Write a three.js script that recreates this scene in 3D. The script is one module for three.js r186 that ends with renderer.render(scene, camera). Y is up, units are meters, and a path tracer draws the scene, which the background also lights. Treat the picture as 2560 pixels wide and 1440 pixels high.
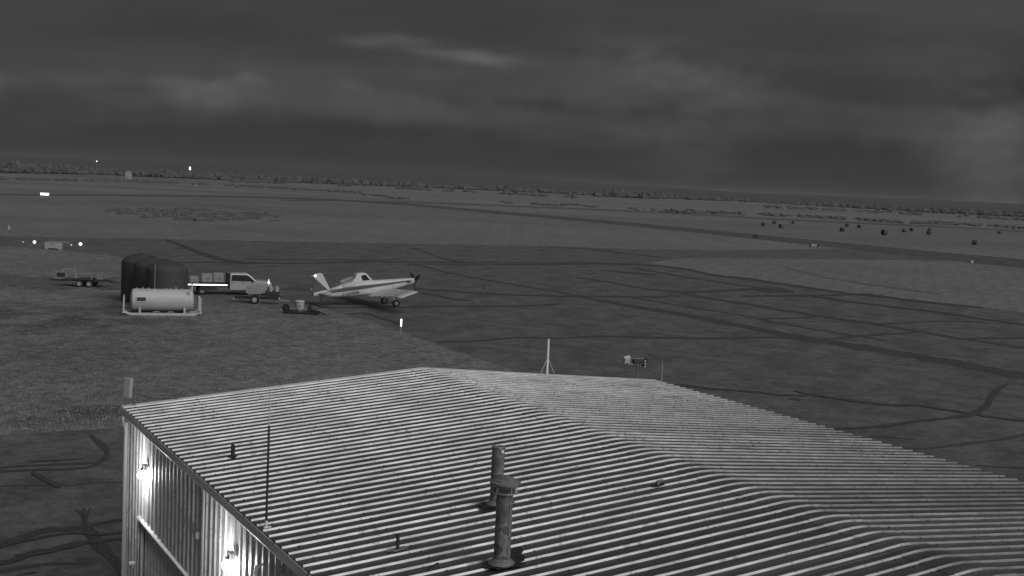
import * as THREE from 'three';
import { RoundedBoxGeometry } from 'three/addons/geometries/RoundedBoxGeometry.js';
import { mergeGeometries } from 'three/addons/utils/BufferGeometryUtils.js';
import { FontLoader } from 'three/addons/loaders/FontLoader.js';
import { TextGeometry } from 'three/addons/geometries/TextGeometry.js';

// ───────────── camera, sky, sun, exposure ─────────────
const W0 = 2560, H0 = 1440, FPX = 2983.34, PITCH = 0.0850091, ROLL = 0.0464579, CAMH = 11.8;
const scene = new THREE.Scene();
const camera = new THREE.PerspectiveCamera(2 * Math.atan(H0 / 2 / FPX) * 180 / Math.PI, 16 / 9, 0.1, 20000);
camera.position.set(0, CAMH, 0);
camera.lookAt(0, CAMH - Math.tan(PITCH), -1);
camera.rotateZ(ROLL);
const renderer = new THREE.WebGLRenderer({ antialias: true });
renderer.toneMapping = THREE.LinearToneMapping;
renderer.toneMappingExposure = 1.66;
renderer.shadowMap.enabled = true;

// twilight glow behind the camera: a very soft source
const sun = new THREE.DirectionalLight(0xffffff, 1.0);
const SUN_EL = 36 * Math.PI / 180, SUN_AZ = new THREE.Vector2(0.70, 0.72).normalize();
sun.position.set(SUN_AZ.x * Math.cos(SUN_EL) * 120, Math.sin(SUN_EL) * 120, SUN_AZ.y * Math.cos(SUN_EL) * 120 - 60);
sun.target.position.set(0, 0, -60); scene.add(sun.target);
sun.shadow.radius = 100; sun.castShadow = true;
sun.shadow.camera.left = -120; sun.shadow.camera.right = 120; sun.shadow.camera.top = 120; sun.shadow.camera.bottom = -120; sun.shadow.camera.far = 400;
sun.shadow.mapSize.set(2048, 2048);
scene.add(sun);

// seeded helpers
function rng(seed) { let s = seed >>> 0; return () => { s = (s + 0x6D2B79F5) >>> 0; let t = s; t = Math.imul(t ^ (t >>> 15), t | 1); t ^= t + Math.imul(t ^ (t >>> 7), t | 61); return ((t ^ (t >>> 14)) >>> 0) / 4294967296; }; }
const hash3 = (x, y, z) => { let h = Math.imul(x, 374761393) ^ Math.imul(y, 668265263) ^ Math.imul(z, 2147483647 - 58); h = Math.imul(h ^ (h >>> 13), 1274126177); return ((h ^ (h >>> 16)) >>> 0) / 4294967296; };
const sm = t => t * t * (3 - 2 * t), mix = (a, b, t) => a + (b - a) * t, clamp = (x, a, b) => Math.min(b, Math.max(a, x));
const sstep = (a, b, x) => sm(clamp((x - a) / (b - a), 0, 1));
function vnoise(x, y, per = 0, seed = 0) {
  const xi = Math.floor(x), yi = Math.floor(y), fx = sm(x - xi), fy = sm(y - yi), w = per ? n => ((n % per) + per) % per : n => n;
  const a = hash3(w(xi), w(yi), seed), b = hash3(w(xi + 1), w(yi), seed), c = hash3(w(xi), w(yi + 1), seed), d = hash3(w(xi + 1), w(yi + 1), seed);
  return mix(mix(a, b, fx), mix(c, d, fx), fy);
}
function fbm(x, y, oct, per = 0, seed = 0) { let s = 0, a = 0.5, n = 0; for (let o = 0; o < oct; o++) { s += a * vnoise(x, y, per, seed + o); n += a; a *= 0.55; x *= 2; y *= 2; per *= 2; } return s / n; }

// pixel of the photograph -> direction / point on a level plane
function ray(px, py) {
  const x = (px - W0 / 2) / FPX, y = (H0 / 2 - py) / FPX, c = Math.cos(ROLL), s = Math.sin(ROLL);
  const X = x * c - y * s, Y = x * s + y * c;
  return new THREE.Vector3(X, Y * Math.cos(PITCH) - Math.sin(PITCH), -(Math.cos(PITCH) + Y * Math.sin(PITCH)));
}
function on(px, py, h = 0) { const r = ray(px, py); if (r.y > -0.0022) r.y = -0.0022; const t = (CAMH - h) / -r.y; return new THREE.Vector3(r.x * t, h, r.z * t); }
function atDepth(px, py, d) { const r = ray(px, py); const t = d / -r.z; return new THREE.Vector3(r.x * t, CAMH + r.y * t, r.z * t); }

// sky: dim overcast before sunrise
{
  const w = 2048, h = 1024, data = new Float32Array(w * h * 4), d = new THREE.Vector3();
  const streaks = [[905, 104, 60, 10, .08, .55], [1010, 97, 70, 7, .07, .5], [1060, 124, 110, 12, .2, .4], [1190, 146, 75, 13, .2, .62], [1270, 148, 70, 16, .1, .3], [1090, 175, 150, 30, .1, .14],
    [330, 258, 60, 18, .05, .20], [455, 248, 32, 16, .1, .24], [535, 262, 26, 16, .2, .18], [620, 240, 110, 40, 0, .12], [225, 235, 45, 28, .3, .14], [900, 262, 160, 30, .1, .10],
    [1640, 170, 150, 55, .2, .30], [1820, 215, 170, 60, .1, .30], [1500, 190, 160, 70, .1, .18], [1400, 350, 190, 14, .05, .14], [1600, 340, 90, 16, .05, .14],
    [2480, 400, 150, 150, 0, .50], [2300, 180, 160, 130, 0, .12], [100, 330, 120, 60, 0, .10], [1740, 400, 120, 70, 0, .2],  // broad bright patches at right imitate lens glare, no real cloud
    [1500, 275, 330, 26, .03, -.18], [1100, 330, 330, 22, .04, -.12], [2100, 430, 190, 70, 0, -.22], [300, 225, 190, 14, .02, -.14], [1350, 420, 200, 40, .03, -.14], [700, 380, 300, 26, .03, -.12]];
  for (let j = 0; j < h; j++) for (let i = 0; i < w; i++) {
    const th = ((i + .5) / w - .5) * 2 * Math.PI, ph = ((j + .5) / h - .5) * Math.PI;
    d.set(Math.cos(th) * Math.cos(ph), Math.sin(ph), Math.sin(th) * Math.cos(ph));
    let L = 0.033 * (.58 + .42 * sstep(.0, .10, d.y) + .16 * sstep(.1, .22, d.y));
    const e = Math.max(d.y, 0) + .10, cx = d.x / e, cz = d.z / e;
    const wx = cx * .9 + fbm(cx * .6, cz * .6, 3, 0, 11) * 1.6, wz = cz * 1.5 + fbm(cx * .6 + 9, cz * .6, 3, 0, 17);
    const n = fbm(wx + 40, wz + 40, 6, 0, 3) - .5, n2 = fbm(cx * .35 + 70, cz * .55 + 20, 4, 0, 5) - .5;
    L *= 1 + n * .6 + n2 * .5;
    if (d.z < -.5 && d.y > -.05) {        // clouds in view, plus haze painted at right for lens glare
      const f = d, cyw = Math.cos(PITCH), syw = Math.sin(PITCH), z2 = -f.z * cyw - f.y * syw, y2 = f.y * cyw - f.z * syw, c = Math.cos(ROLL), s = Math.sin(ROLL);
      const px = W0 / 2 + FPX * (f.x * c + y2 * s) / z2, py = H0 / 2 - FPX * (-f.x * s + y2 * c) / z2;
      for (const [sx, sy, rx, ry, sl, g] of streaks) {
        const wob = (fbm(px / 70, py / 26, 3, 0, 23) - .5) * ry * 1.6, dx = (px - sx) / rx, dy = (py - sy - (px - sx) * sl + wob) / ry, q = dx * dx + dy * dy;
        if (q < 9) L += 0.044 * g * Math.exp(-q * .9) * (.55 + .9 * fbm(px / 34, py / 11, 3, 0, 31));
      }
    }
    if (d.z < -.5 && d.y > 0 && d.y < .2) {   // a low bank of cumulus heads
      const ax = Math.atan2(d.x, -d.z) * 57.3, el = Math.asin(d.y) * 57.3;
      const top = 3.4 + 1.5 * fbm(ax / 3.2 + 50, 2, 4, 0, 51) + .5 * fbm(ax / .8 + 50, 5, 2, 0, 53) - .02 * Math.abs(ax + 14), q = sstep(-.12, .35, top - el) * sstep(2.4, .2, top - el);
      const gate = Math.max(sstep(3.5, 1, Math.abs(ax + 14.5)) * 1.3, .6 * sstep(.42, .62, fbm(ax / 5 + 12, 9, 3, 0, 57)) * sstep(6, -8, ax));
      L += .017 * q * (.25 + .75 * gate) * (.5 + fbm(ax * 1.4 + 30, el * 2.2, 3, 0, 59)) - .004 * sstep(0, 1.2, el - top) * sstep(3, 1.4, el - top);
    }
    L = Math.max(L, .014);
    const k = (j * w + i) * 4; data[k] = data[k + 1] = data[k + 2] = L; data[k + 3] = 1;
  }
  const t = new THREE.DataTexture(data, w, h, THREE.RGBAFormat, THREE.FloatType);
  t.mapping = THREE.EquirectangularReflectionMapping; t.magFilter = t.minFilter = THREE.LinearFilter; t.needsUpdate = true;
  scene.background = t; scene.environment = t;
}

// ───────────── materials ─────────────
function grainTex(size, fn, rep) {
  const d = new Uint8Array(size * size * 4);
  for (let j = 0; j < size; j++) for (let i = 0; i < size; i++) { const v = clamp(fn(i / size, j / size), 0, 1) * 255, k = (j * size + i) * 4; d[k] = d[k + 1] = d[k + 2] = v; d[k + 3] = 255; }
  const t = new THREE.DataTexture(d, size, size); t.wrapS = t.wrapT = THREE.RepeatWrapping; t.magFilter = THREE.LinearFilter; t.minFilter = THREE.LinearMipmapLinearFilter; t.generateMipmaps = true; t.colorSpace = THREE.SRGBColorSpace; if (rep) t.repeat.set(rep, rep); t.needsUpdate = true; return t;
}
const G = v => new THREE.Color().setRGB(v, v, v);
function mat(v, rough = .8, metal = 0, extra = {}) { return new THREE.MeshStandardMaterial({ color: G(v), roughness: rough, metalness: metal, ...extra }); }
const grassTex = grainTex(1024, (u, v) => .80 + (fbm(u * 128, v * 128, 3, 128, 1) - .5) * .55 + (fbm(u * 30, v * 30, 3, 30, 6) - .5) * .35 + (fbm(u * 16, v * 16, 4, 16, 7) - .5) * .34);
const asphTex = grainTex(1024, (u, v) => { const s = vnoise(u * 512, v * 512, 512, 61); return .84 + (fbm(u * 256, v * 256, 2, 256, 41) - .5) * .25 + (fbm(u * 40, v * 40, 3, 40, 43) - .5) * .3 + (fbm(u * 8, v * 8, 5, 8, 47) - .5) * .36 + (s > .93 ? .1 : 0); });
const metalTex = grainTex(512, (u, v) => .84 + (fbm(u * 4, v * 48, 4, 4, 71) - .5) * .3 + (fbm(u * 10, v * 10, 4, 10, 73) - .5) * .24 - (fbm(u * 40, v * 40, 3, 40, 75) > .72 ? .16 : 0));
const rustTex = grainTex(256, (u, v) => { const n = fbm(u * 8, v * 8, 5, 8, 81); return .35 + n * .6 - (n > .62 ? .3 : 0); });
const paintTex = grainTex(512, (u, v) => .9 + (fbm(u * 24, v * 24, 4, 24, 91) - .5) * .16 - (fbm(u * 6, v * 40, 3, 2, 95) > .72 ? .1 : 0));
const tarTex = grainTex(256, (u, v) => .8 + (fbm(u * 32, v * 32, 3, 32, 99) - .5) * .5);

const M = {
  grass: new THREE.MeshStandardMaterial({ vertexColors: true, map: grassTex, roughness: 1 }),
  asphalt: mat(.168, .95, 0, { map: asphTex }),
  runway: mat(.125, .95, 0, { map: asphTex }),
  tar: mat(.098, .85, 0, { map: tarTex }),
  soil: mat(.185, 1, 0, { map: grassTex }),
  roof: mat(.78, .34, .95, { map: metalTex }),
  wall: mat(.80, .5, 0, { map: metalTex }),
  trim: mat(.82, .4, 0), gutter: mat(.6, .5, .0), spout: mat(.62, .5, .2),
  dark: mat(.035, .6), darkMetal: mat(.06, .5, .3), rubber: mat(.022, .85), tyreDusty: mat(.05, .95),
  galv: mat(.62, .5, .15, { map: rustTex }), tarPatch: mat(.035, .9, 0, { map: tarTex }),
  white: mat(.74, .45, 0, { map: paintTex }), planeWhite: mat(.74, .38, 0, { map: paintTex }), planeDark: mat(.085, .4), whiteDull: mat(.5, .7, 0, { map: paintTex }), pale: mat(.36, .7), midGrey: mat(.22, .7),
  tankWhite: mat(.66, .5, 0, { map: paintTex }), skid: mat(.62, .6, 0, { map: paintTex }), blackPoly: mat(.06, .75),
  truckPaint: mat(.44, .35, .2), glassDark: new THREE.MeshPhysicalMaterial({ color: G(.018), roughness: .25, specularIntensity: .12 }),
  tote: mat(.42, .6, 0, { map: paintTex }), hay: mat(.085, 1, 0, { map: grassTex }), leafFar: mat(.095, 1), leafScrub: mat(.12, 1), hill: mat(.10, 1, 0, { map: grassTex }),
  chrome: mat(.92, .22, 1), tuft: mat(.36, 1), steel: mat(.5, .4, .8), lampGlass: new THREE.MeshStandardMaterial({ color: G(.8), emissive: 0xffffff, emissiveIntensity: 1.6, roughness: .3 }),
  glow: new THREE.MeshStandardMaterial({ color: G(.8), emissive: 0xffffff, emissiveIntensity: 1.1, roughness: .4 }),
  glowSoft: new THREE.MeshStandardMaterial({ color: G(.7), emissive: 0xffffff, emissiveIntensity: .12, roughness: .4 }),  // faint emission added for reflectors and unlit lenses
};

// ───────────── object helpers ─────────────
const used = new Map();
function numbered(n) { const k = used.get(n) || 0; used.set(n, k + 1); return k ? `${n}_${String(k).padStart(3, '0')}` : n; }
function tag(o, label, category, group, kind) { if (label) o.userData.label = label; if (category) o.userData.category = category; if (group) o.userData.group = group; if (kind) o.userData.kind = kind; return o; }
function thing(name, label, category, pos, turn = 0, group) { const o = new THREE.Group(); o.name = numbered(name); if (pos) o.position.copy(pos); o.rotation.y = turn; scene.add(o); return tag(o, label, category, group); }
function shade(m) { m.castShadow = m.receiveShadow = true; return m; }
function part(parent, name, geo, m) { if (Array.isArray(geo)) geo = merge(geo); const o = shade(new THREE.Mesh(geo, m)); o.name = name; parent.add(o); return o; }
function merge(list) { return mergeGeometries(list.map(g => { const q = g.index ? g.toNonIndexed() : g; for (const k of Object.keys(q.attributes)) if (!['position', 'normal', 'uv'].includes(k)) q.deleteAttribute(k); return q; })); }
function struct(name, geo, m, y = 0) { const o = shade(new THREE.Mesh(geo, m)); o.name = numbered(name); o.position.y = y; o.userData.kind = 'structure'; scene.add(o); return o; }
const box = (w, h, d, x = 0, y = 0, z = 0, rot) => { const g = new THREE.BoxGeometry(w, h, d); if (rot) g.rotateY(rot); return g.translate(x, y, z); };
const rbox = (w, h, d, r, x = 0, y = 0, z = 0) => new RoundedBoxGeometry(w, h, d, 2, r).translate(x, y, z);
const cyl = (r0, r1, h, x = 0, y = 0, z = 0, seg = 16) => new THREE.CylinderGeometry(r1, r0, h, seg).translate(x, y, z);       // upright, centred
const V = (x, y, z) => new THREE.Vector3(x, y, z);
function bar(a, b, r, seg = 8) { const d = b.clone().sub(a), L = d.length(), g = new THREE.CylinderGeometry(r, r, L, seg); g.applyQuaternion(new THREE.Quaternion().setFromUnitVectors(V(0, 1, 0), d.normalize())); const c = a.clone().add(b).multiplyScalar(.5); return g.translate(c.x, c.y, c.z); }
function beam(a, b, w, h) { const d = b.clone().sub(a), L = d.length(), g = new THREE.BoxGeometry(L, h, w); g.applyQuaternion(new THREE.Quaternion().setFromUnitVectors(V(1, 0, 0), d.normalize())); const c = a.clone().add(b).multiplyScalar(.5); return g.translate(c.x, c.y, c.z); }
const tube = (pts, r, seg = 24, rs = 6) => new THREE.TubeGeometry(new THREE.CatmullRomCurve3(pts), seg, r, rs);
function prism(poly, z0, z1, bevel = 0) { const s = new THREE.Shape(poly.map(p => new THREE.Vector2(...p))); const g = new THREE.ExtrudeGeometry(s, { depth: z1 - z0 - 2 * bevel, bevelEnabled: bevel > 0, bevelSize: bevel, bevelThickness: bevel, bevelSegments: 2, bevelOffset: -bevel, curveSegments: 12 }); return g.translate(0, 0, z0 + bevel); }
function wheel(parent, x, y, z, r, w, rimR, tyreM = M.rubber, rimM = M.pale) {
  const t = new THREE.TorusGeometry(r - w * .42, w * .42, 10, 24); t.scale(1, 1, 1.15); const t2 = new THREE.CylinderGeometry(r * .985, r * .985, w * .55, 24).rotateX(Math.PI / 2);
  const o = part(parent, 'wheel', merge([t, t2]).translate(x, y, z), tyreM);
  const rim = part(o, 'rim', new THREE.CylinderGeometry(rimR, rimR, w * .8, 18).rotateX(Math.PI / 2).translate(x, y, z), rimM);
  return o;
}
function flatGeo(ptsXZ, tile = 12) {   // level polygon from world points
  const s = new THREE.Shape(ptsXZ.map(p => new THREE.Vector2(p.x, -p.z))); const g = new THREE.ShapeGeometry(s); g.rotateX(-Math.PI / 2);
  const p = g.attributes.position, uv = g.attributes.uv; for (let i = 0; i < p.count; i++) uv.setXY(i, p.getX(i) / tile, p.getZ(i) / tile); return g;
}
// strip on the ground that follows a line; each point [px, py, thickness in px]
function ribbonGeo(line, seed, tile = 2, jit = .35) {
  const R = rng(seed), c = new THREE.CatmullRomCurve3(line.map(p => V(p[0], p[1], p[2])), false, 'centripetal'), n = Math.max(16, Math.round(c.getLength() / 9)), pos = [], uv = [], idx = [];
  for (let i = 0; i <= n; i++) {
    const p = c.getPoint(i / n), q = c.getTangent(i / n), l = Math.hypot(q.x, q.y) || 1, nx = -q.y / l, ny = q.x / l, arc = i * 9, w = p.z * .5 * (1 + (fbm(arc / 40, seed, 3, 0, seed) - .5) * 2 * jit + (R() - .5) * jit * .4), o = (fbm(arc / 30, seed + 7, 3, 0, seed + 3) - .5) * p.z * (jit ? .5 : 0);
    for (const s of [-1, 1]) { const g = on(p.x + nx * (w * s + o), p.y + ny * (w * s + o)); pos.push(g.x, 0, g.z); uv.push(g.x / tile, g.z / tile); }
    if (i < n) { const k = i * 2; idx.push(k, k + 1, k + 2, k + 1, k + 3, k + 2); }
  }
  const g = new THREE.BufferGeometry(); g.setAttribute('position', new THREE.Float32BufferAttribute(pos, 3)); g.setAttribute('uv', new THREE.Float32BufferAttribute(uv, 2)); g.setIndex(idx);
  g.setAttribute('normal', new THREE.Float32BufferAttribute(pos.map((_, i) => i % 3 === 1 ? 1 : 0), 3)); return g;
}

// ───────────── the ground ─────────────
const pxOf = (x, z, y = 0) => { const dy = y - CAMH, zz = -z, y2 = dy * Math.cos(PITCH) + zz * Math.sin(PITCH), z2 = zz * Math.cos(PITCH) - dy * Math.sin(PITCH), c = Math.cos(ROLL), s = Math.sin(ROLL); return [W0 / 2 + FPX * (x * c + y2 * s) / z2, H0 / 2 - FPX * (-x * s + y2 * c) / z2]; };
// bare-soil and worn patches in the grass, as world discs [x, z, rx, rz, strength]
const worn = [];
for (const [px, py, rx, rz, s] of [[60, 705, 22, 5, .55], [200, 712, 12, 4, .5], [-80, 700, 20, 6, .5], [120, 775, 9, 5, .4], [60, 800, 9, 6, .45], [180, 815, 8, 5, .35], [400, 800, 6, 2.2, .4], [330, 770, 6, 4, .4], [540, 745, 7, 3, .35], [650, 765, 6, 2.5, .35], [755, 788, 4, 2.2, .4], [100, 1040, 8, 2.6, .35], [240, 1030, 6, 2.2, .35], [20, 1060, 6, 1.6, .3], [150, 890, 9, 8, .14], [560, 880, 12, 9, .10], [420, 1000, 10, 5, .12]]) { const p = on(px, py); worn.push([p.x, p.z, rx, rz, s]); }
{
  const az = [], rad = []; for (let a = -180; a < -36; a += 6) az.push(a); for (let a = -36; a < 36; a += .2) az.push(a); for (let a = 36; a <= 180; a += 6) az.push(a);
  rad.push(0, 12); for (let r = 22; r < 9000; r *= 1.0195) rad.push(r); rad.push(9000);
  const pos = [], col = [], uv = [], idx = [], N = az.length;
  for (const r of rad) for (const a of az) {
    const t = a * Math.PI / 180, x = Math.sin(t) * r, z = -Math.cos(t) * r; pos.push(x, 0, z); uv.push(x / 9, z / 9);
    let v = .285 * (1 + (fbm(x / 26, z / 26, 4, 0, 3) - .5) * .30 + (fbm(x / 5 + 3, z / 5, 3, 0, 9) - .5) * .26);
    for (const [wx, wz, rx, rz, s] of worn) { const q = ((x - wx) / rx) ** 2 + ((z - wz) / rz) ** 2; if (q < 4) { const k = Math.exp(-q) * s * 2.1 * sstep(.34, .66, fbm(x / 2.6 + 5, z / 2.6, 4, 0, 19)); v *= 1 - Math.min(.28, k * .5); } }
    if (r > 230) { // hay fields, mown swaths and rough strips beyond the runway
      const q = fbm(x / 300 + 2, z / 60, 4, 0, 27) - .5; v *= 1 + q * .55 * sstep(230, 420, r);
      v *= 1 + (fbm(x / 900 + 8, z / 170 + 4, 3, 0, 33) - .5) * .7 * sstep(600, 1200, r);
    }
    col.push(v, v, v);
  }
  for (let i = 0; i < rad.length - 1; i++) for (let j = 0; j < N - 1; j++) { const k = i * N + j; idx.push(k, k + 1, k + N, k + 1, k + N + 1, k + N); }
  const g = new THREE.BufferGeometry(); g.setAttribute('position', new THREE.Float32BufferAttribute(pos, 3)); g.setAttribute('color', new THREE.Float32BufferAttribute(col, 3)); g.setAttribute('uv', new THREE.Float32BufferAttribute(uv, 2)); g.setIndex(idx); g.computeVertexNormals();
  struct('ground', g, M.grass);
}
// paved apron (with the taxiway that leads off to the left)
{
  const px = [[-700, 560], [0, 590], [160, 594], [375, 597], [640, 602], [900, 607], [1357, 615], [1583, 622], [1800, 626], [2125, 621], [2417, 641], [2440, 655], [2300, 651], [2062, 648], [1880, 646], [1717, 646], [1660, 651], [1621, 659],
    [1700, 668], [1792, 687], [2000, 713], [2125, 731], [2333, 754], [2458, 769], [2900, 822]];
  const pts = px.map(p => on(...p));
  pts.push(V(120, 0, -60), V(120, 0, 40), V(5, 0, 40), V(5, 0, -45));
  const verge = []; for (const p of [[1500, 1004], [1400, 966], [1310, 935], [1200, 897], [1100, 863], [1010, 832], [930, 806], [850, 782], [795, 766], [700, 748], [590, 727], [480, 702], [380, 668], [300, 641], [150, 625], [0, 615], [-700, 600]]) verge.push(on(...p));
  const Rv = rng(66); verge.forEach((p, i) => { pts.push(p); const q = verge[i + 1]; if (!q) return; const n = Math.min(40, Math.floor(p.distanceTo(q) / .5)); for (let k = 1; k < n; k++) pts.push(p.clone().lerp(q, k / n).add(V((Rv() - .5) * .5, 0, (Rv() - .5) * .5))); });
  struct('apron', flatGeo(pts, 14), M.asphalt, .004);
}
// paved ramp beside the shed
{
  const pts = [[-900, 1150], [-300, 1106], [0, 1088], [70, 1085], [150, 1078], [240, 1074], [318, 1070], [600, 1050]].map(p => on(...p)); pts.push(V(14, 0, -50), V(14, 0, 40), V(-90, 0, 40), V(-90, 0, -40));
  struct('ramp', flatGeo(pts, 14), M.asphalt, .008);
}
struct('runway', ribbonGeo([[-500, 476, 4], [0, 486, 4], [640, 493, 4.5], [972, 508, 5.5], [1263, 533, 7], [1591, 562, 9], [1792, 582, 11], [2125, 616, 15], [2417, 646, 20], [2900, 690, 28]], 5, 14, 0), M.runway, .014);
struct('road', ribbonGeo([[700, 500, 2], [982, 505, 2.4], [1357, 519, 2.6], [1591, 528, 2.8], [1760, 537, 3], [1950, 549, 3], [2125, 557, 3.2], [2375, 568, 3.4], [2800, 592, 4]], 6, 14, .1), M.runway, .016);
struct('dirt_track', ribbonGeo([[-200, 696, 24], [0, 703, 32], [120, 705, 30], [230, 706, 26], [300, 708, 20], [420, 730, 10]], 7, 9, .3), M.soil, .006);
struct('grass_verge', ribbonGeo([[1960, 668, 3], [2083, 697, 4], [2208, 716, 4], [2350, 735, 3]], 8, 9, .3), M.soil, .006);

// tar seams on the paving: [px, py, thickness px] lines
const seams = [
  [[1380, 727, 3], [1500, 751, 6], [1750, 795, 8], [1875, 820, 10], [2017, 847, 12], [2167, 870, 13], [2333, 899, 14], [2560, 941, 15], [2800, 985, 16]],
  [[1090, 856, 4], [1190, 853, 4], [1300, 844, 4.5], [1400, 846, 3], [1500, 841, 4], [1625, 844, 5], [1792, 846, 5], [1950, 844, 4], [2042, 849, 4], [2125, 843, 5], [2188, 837, 5], [2312, 830, 3]],
  [[1440, 694, 2.5], [1500, 702, 3], [1600, 720, 3], [1700, 731, 3.5], [1733, 739, 4], [1875, 762, 5], [2029, 787, 5.5], [2187, 811, 5], [2312, 832, 5], [2417, 849, 4.5], [2560, 870, 5], [2800, 905, 5]],
  [[1016, 660, 2.5], [1200, 662, 2], [1500, 660, 3.5], [1621, 663, 4], [1700, 671, 4.5], [1792, 689, 5], [1875, 698, 5], [1917, 705, 4.5], [2000, 717, 5], [2096, 731, 4], [2208, 743, 3.5], [2333, 756, 3]],
  [[1038, 723, 3], [1120, 727, 3], [1200, 734, 3], [1330, 739, 3], [1500, 741, 3.2], [1604, 743, 3.5], [1700, 741, 3]],
  [[1700, 731, 3.5], [1792, 728, 5], [1900, 722, 5]],
  [[1880, 722, 5], [1915, 723, 13], [1960, 727, 9], [1985, 729, 3]],
  [[1854, 740, 3], [2029, 739, 4], [2167, 736, 4.5], [2217, 743, 4], [2333, 758, 4], [2458, 769, 3]],
  [[2029, 741, 3.5], [2183, 762, 4], [2333, 779, 4], [2470, 800, 3], [2560, 812, 3]],
  [[1583, 745, 2.5], [1700, 764, 3], [1875, 793, 3], [1892, 797, 3.5], [2083, 832, 3], [2208, 849, 2]],
  [[1892, 797, 3.5], [1960, 796, 3], [2042, 793, 2]], [[2188, 811, 3], [2271, 807, 2.5], [2375, 803, 2.5], [2458, 805, 2]],
  [[1583, 670, 3], [1700, 691, 3], [1800, 706, 2.5], [1900, 720, 2.5]], [[1500, 676, 2], [1600, 684, 4], [1640, 688, 2]],
  [[2417, 847, 3.5], [2480, 846, 3], [2560, 845, 3], [2700, 844, 3]],
  [[1690, 962, 4], [1760, 970, 4], [1873, 980, 4], [1960, 988, 4], [2013, 990, 3.5], [2034, 986, 3]],
  [[1985, 978, 3], [2034, 988, 5], [2121, 1001, 5], [2204, 1012, 5], [2245, 1014, 5], [2287, 1014, 4.5], [2370, 1026, 4], [2423, 1034, 4], [2461, 1041, 4], [2560, 1053, 4.5], [2700, 1072, 5]],
  [[2080, 1074, 3], [2200, 1066, 6], [2287, 1055, 6], [2380, 1045, 6], [2430, 1036, 10], [2461, 1020, 16], [2482, 992, 18], [2500, 972, 14], [2520, 961, 5]],
  [[2175, 1091, 4], [2287, 1098, 3]], [[2230, 1118, 3], [2307, 1122, 4], [2411, 1110, 5], [2494, 1100, 5], [2560, 1088, 6], [2700, 1070, 6]], [[1970, 998, 2], [1990, 999, 5], [2010, 1000, 2]],
  [[2440, 1164, 3], [2500, 1168, 4], [2580, 1172, 4]],
  [[430, 656, 2], [600, 657, 3], [750, 658, 3.2], [900, 655, 3], [1100, 656, 2.5], [1300, 657, 2], [1500, 657, 2]],
  [[620, 648, 1.6], [800, 650, 2], [1000, 650, 1.6]],
  [[415, 600, 4], [450, 612, 6], [490, 629, 9], [540, 645, 8], [590, 655, 6], [640, 659, 4]],
  [[1030, 620, 1.6], [1060, 628, 2], [1090, 641, 2.2], [1160, 658, 2.4]], [[1370, 617, 1.4], [1480, 624, 1.6], [1600, 638, 1.8], [1680, 646, 1.6]],
  [[700, 723, 3], [740, 723, 3.2], [776, 725, 2.5]], [[1016, 660, 2], [1060, 666, 3], [1120, 681, 3], [1250, 706, 3], [1390, 729, 3]],
  [[1047, 732, 2.5], [1093, 739, 3], [1130, 748, 4], [1180, 752, 2]],
  [[797, 769, 3], [900, 769, 3.2], [1000, 768, 3.2], [1120, 766, 3], [1250, 766, 3], [1340, 764, 3], [1400, 760, 4]],
  [[868, 785, 2.5], [918, 785, 4], [955, 796, 6], [990, 808, 6], [1010, 812, 3]],
  [[1205, 720, 5], [1212, 721, 4]],
  // beside the shed
  [[-60, 1380, 13], [0, 1363, 13], [53, 1344, 12], [100, 1331, 11], [147, 1325, 9], [187, 1322, 8], [233, 1313, 8], [273, 1305, 6], [318, 1300, 6]],
  [[-40, 1378, 5], [67, 1353, 6], [133, 1340, 6], [180, 1333, 8], [240, 1338, 6], [318, 1332, 5]],
  [[-60, 1424, 13], [0, 1410, 13], [80, 1389, 14], [133, 1375, 14], [200, 1360, 12], [233, 1357, 9], [318, 1346, 6]],
  [[33, 1389, 3], [100, 1380, 5], [167, 1365, 5]],
  [[-40, 1437, 8], [0, 1430, 9], [67, 1418, 9], [123, 1412, 8], [167, 1410, 6], [222, 1412, 4]],
  [[209, 1272, 7], [212, 1300, 18], [222, 1330, 30], [245, 1360, 34], [272, 1390, 24], [296, 1420, 22], [330, 1470, 22]],
  [[188, 1276, 3], [203, 1284, 7], [212, 1294, 8], [226, 1270, 5]],
  [[227, 1088, 7], [247, 1107, 13], [266, 1125, 14], [264, 1142, 13], [250, 1155, 9], [233, 1163, 5]],
  [[-40, 1172, 3.5], [0, 1170, 3.5], [100, 1164, 4], [217, 1160, 4], [245, 1158, 3]], [[-40, 1181, 4], [0, 1180, 4.5], [100, 1175, 4.5], [217, 1170, 4], [247, 1160, 5]], [[73, 1157, 2], [150, 1151, 3], [210, 1148, 2]],
  [[80, 1180, 7], [110, 1200, 12], [143, 1215, 11], [152, 1219, 4]],
  [[-40, 1217, 4], [0, 1216, 4], [83, 1214, 4], [167, 1215, 4], [233, 1208, 3.5], [330, 1206, 3]],
  [[62, 1436, 3], [90, 1433, 4], [40, 1440, 3]],
];
seams.forEach((s, i) => { const o = struct('tar_seam', ribbonGeo(s, 100 + i), M.tar, .014 + (i % 9) * .003); o.name = i ? `tar_seam_${String(i).padStart(3, '0')}` : 'tar_seam'; });

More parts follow.
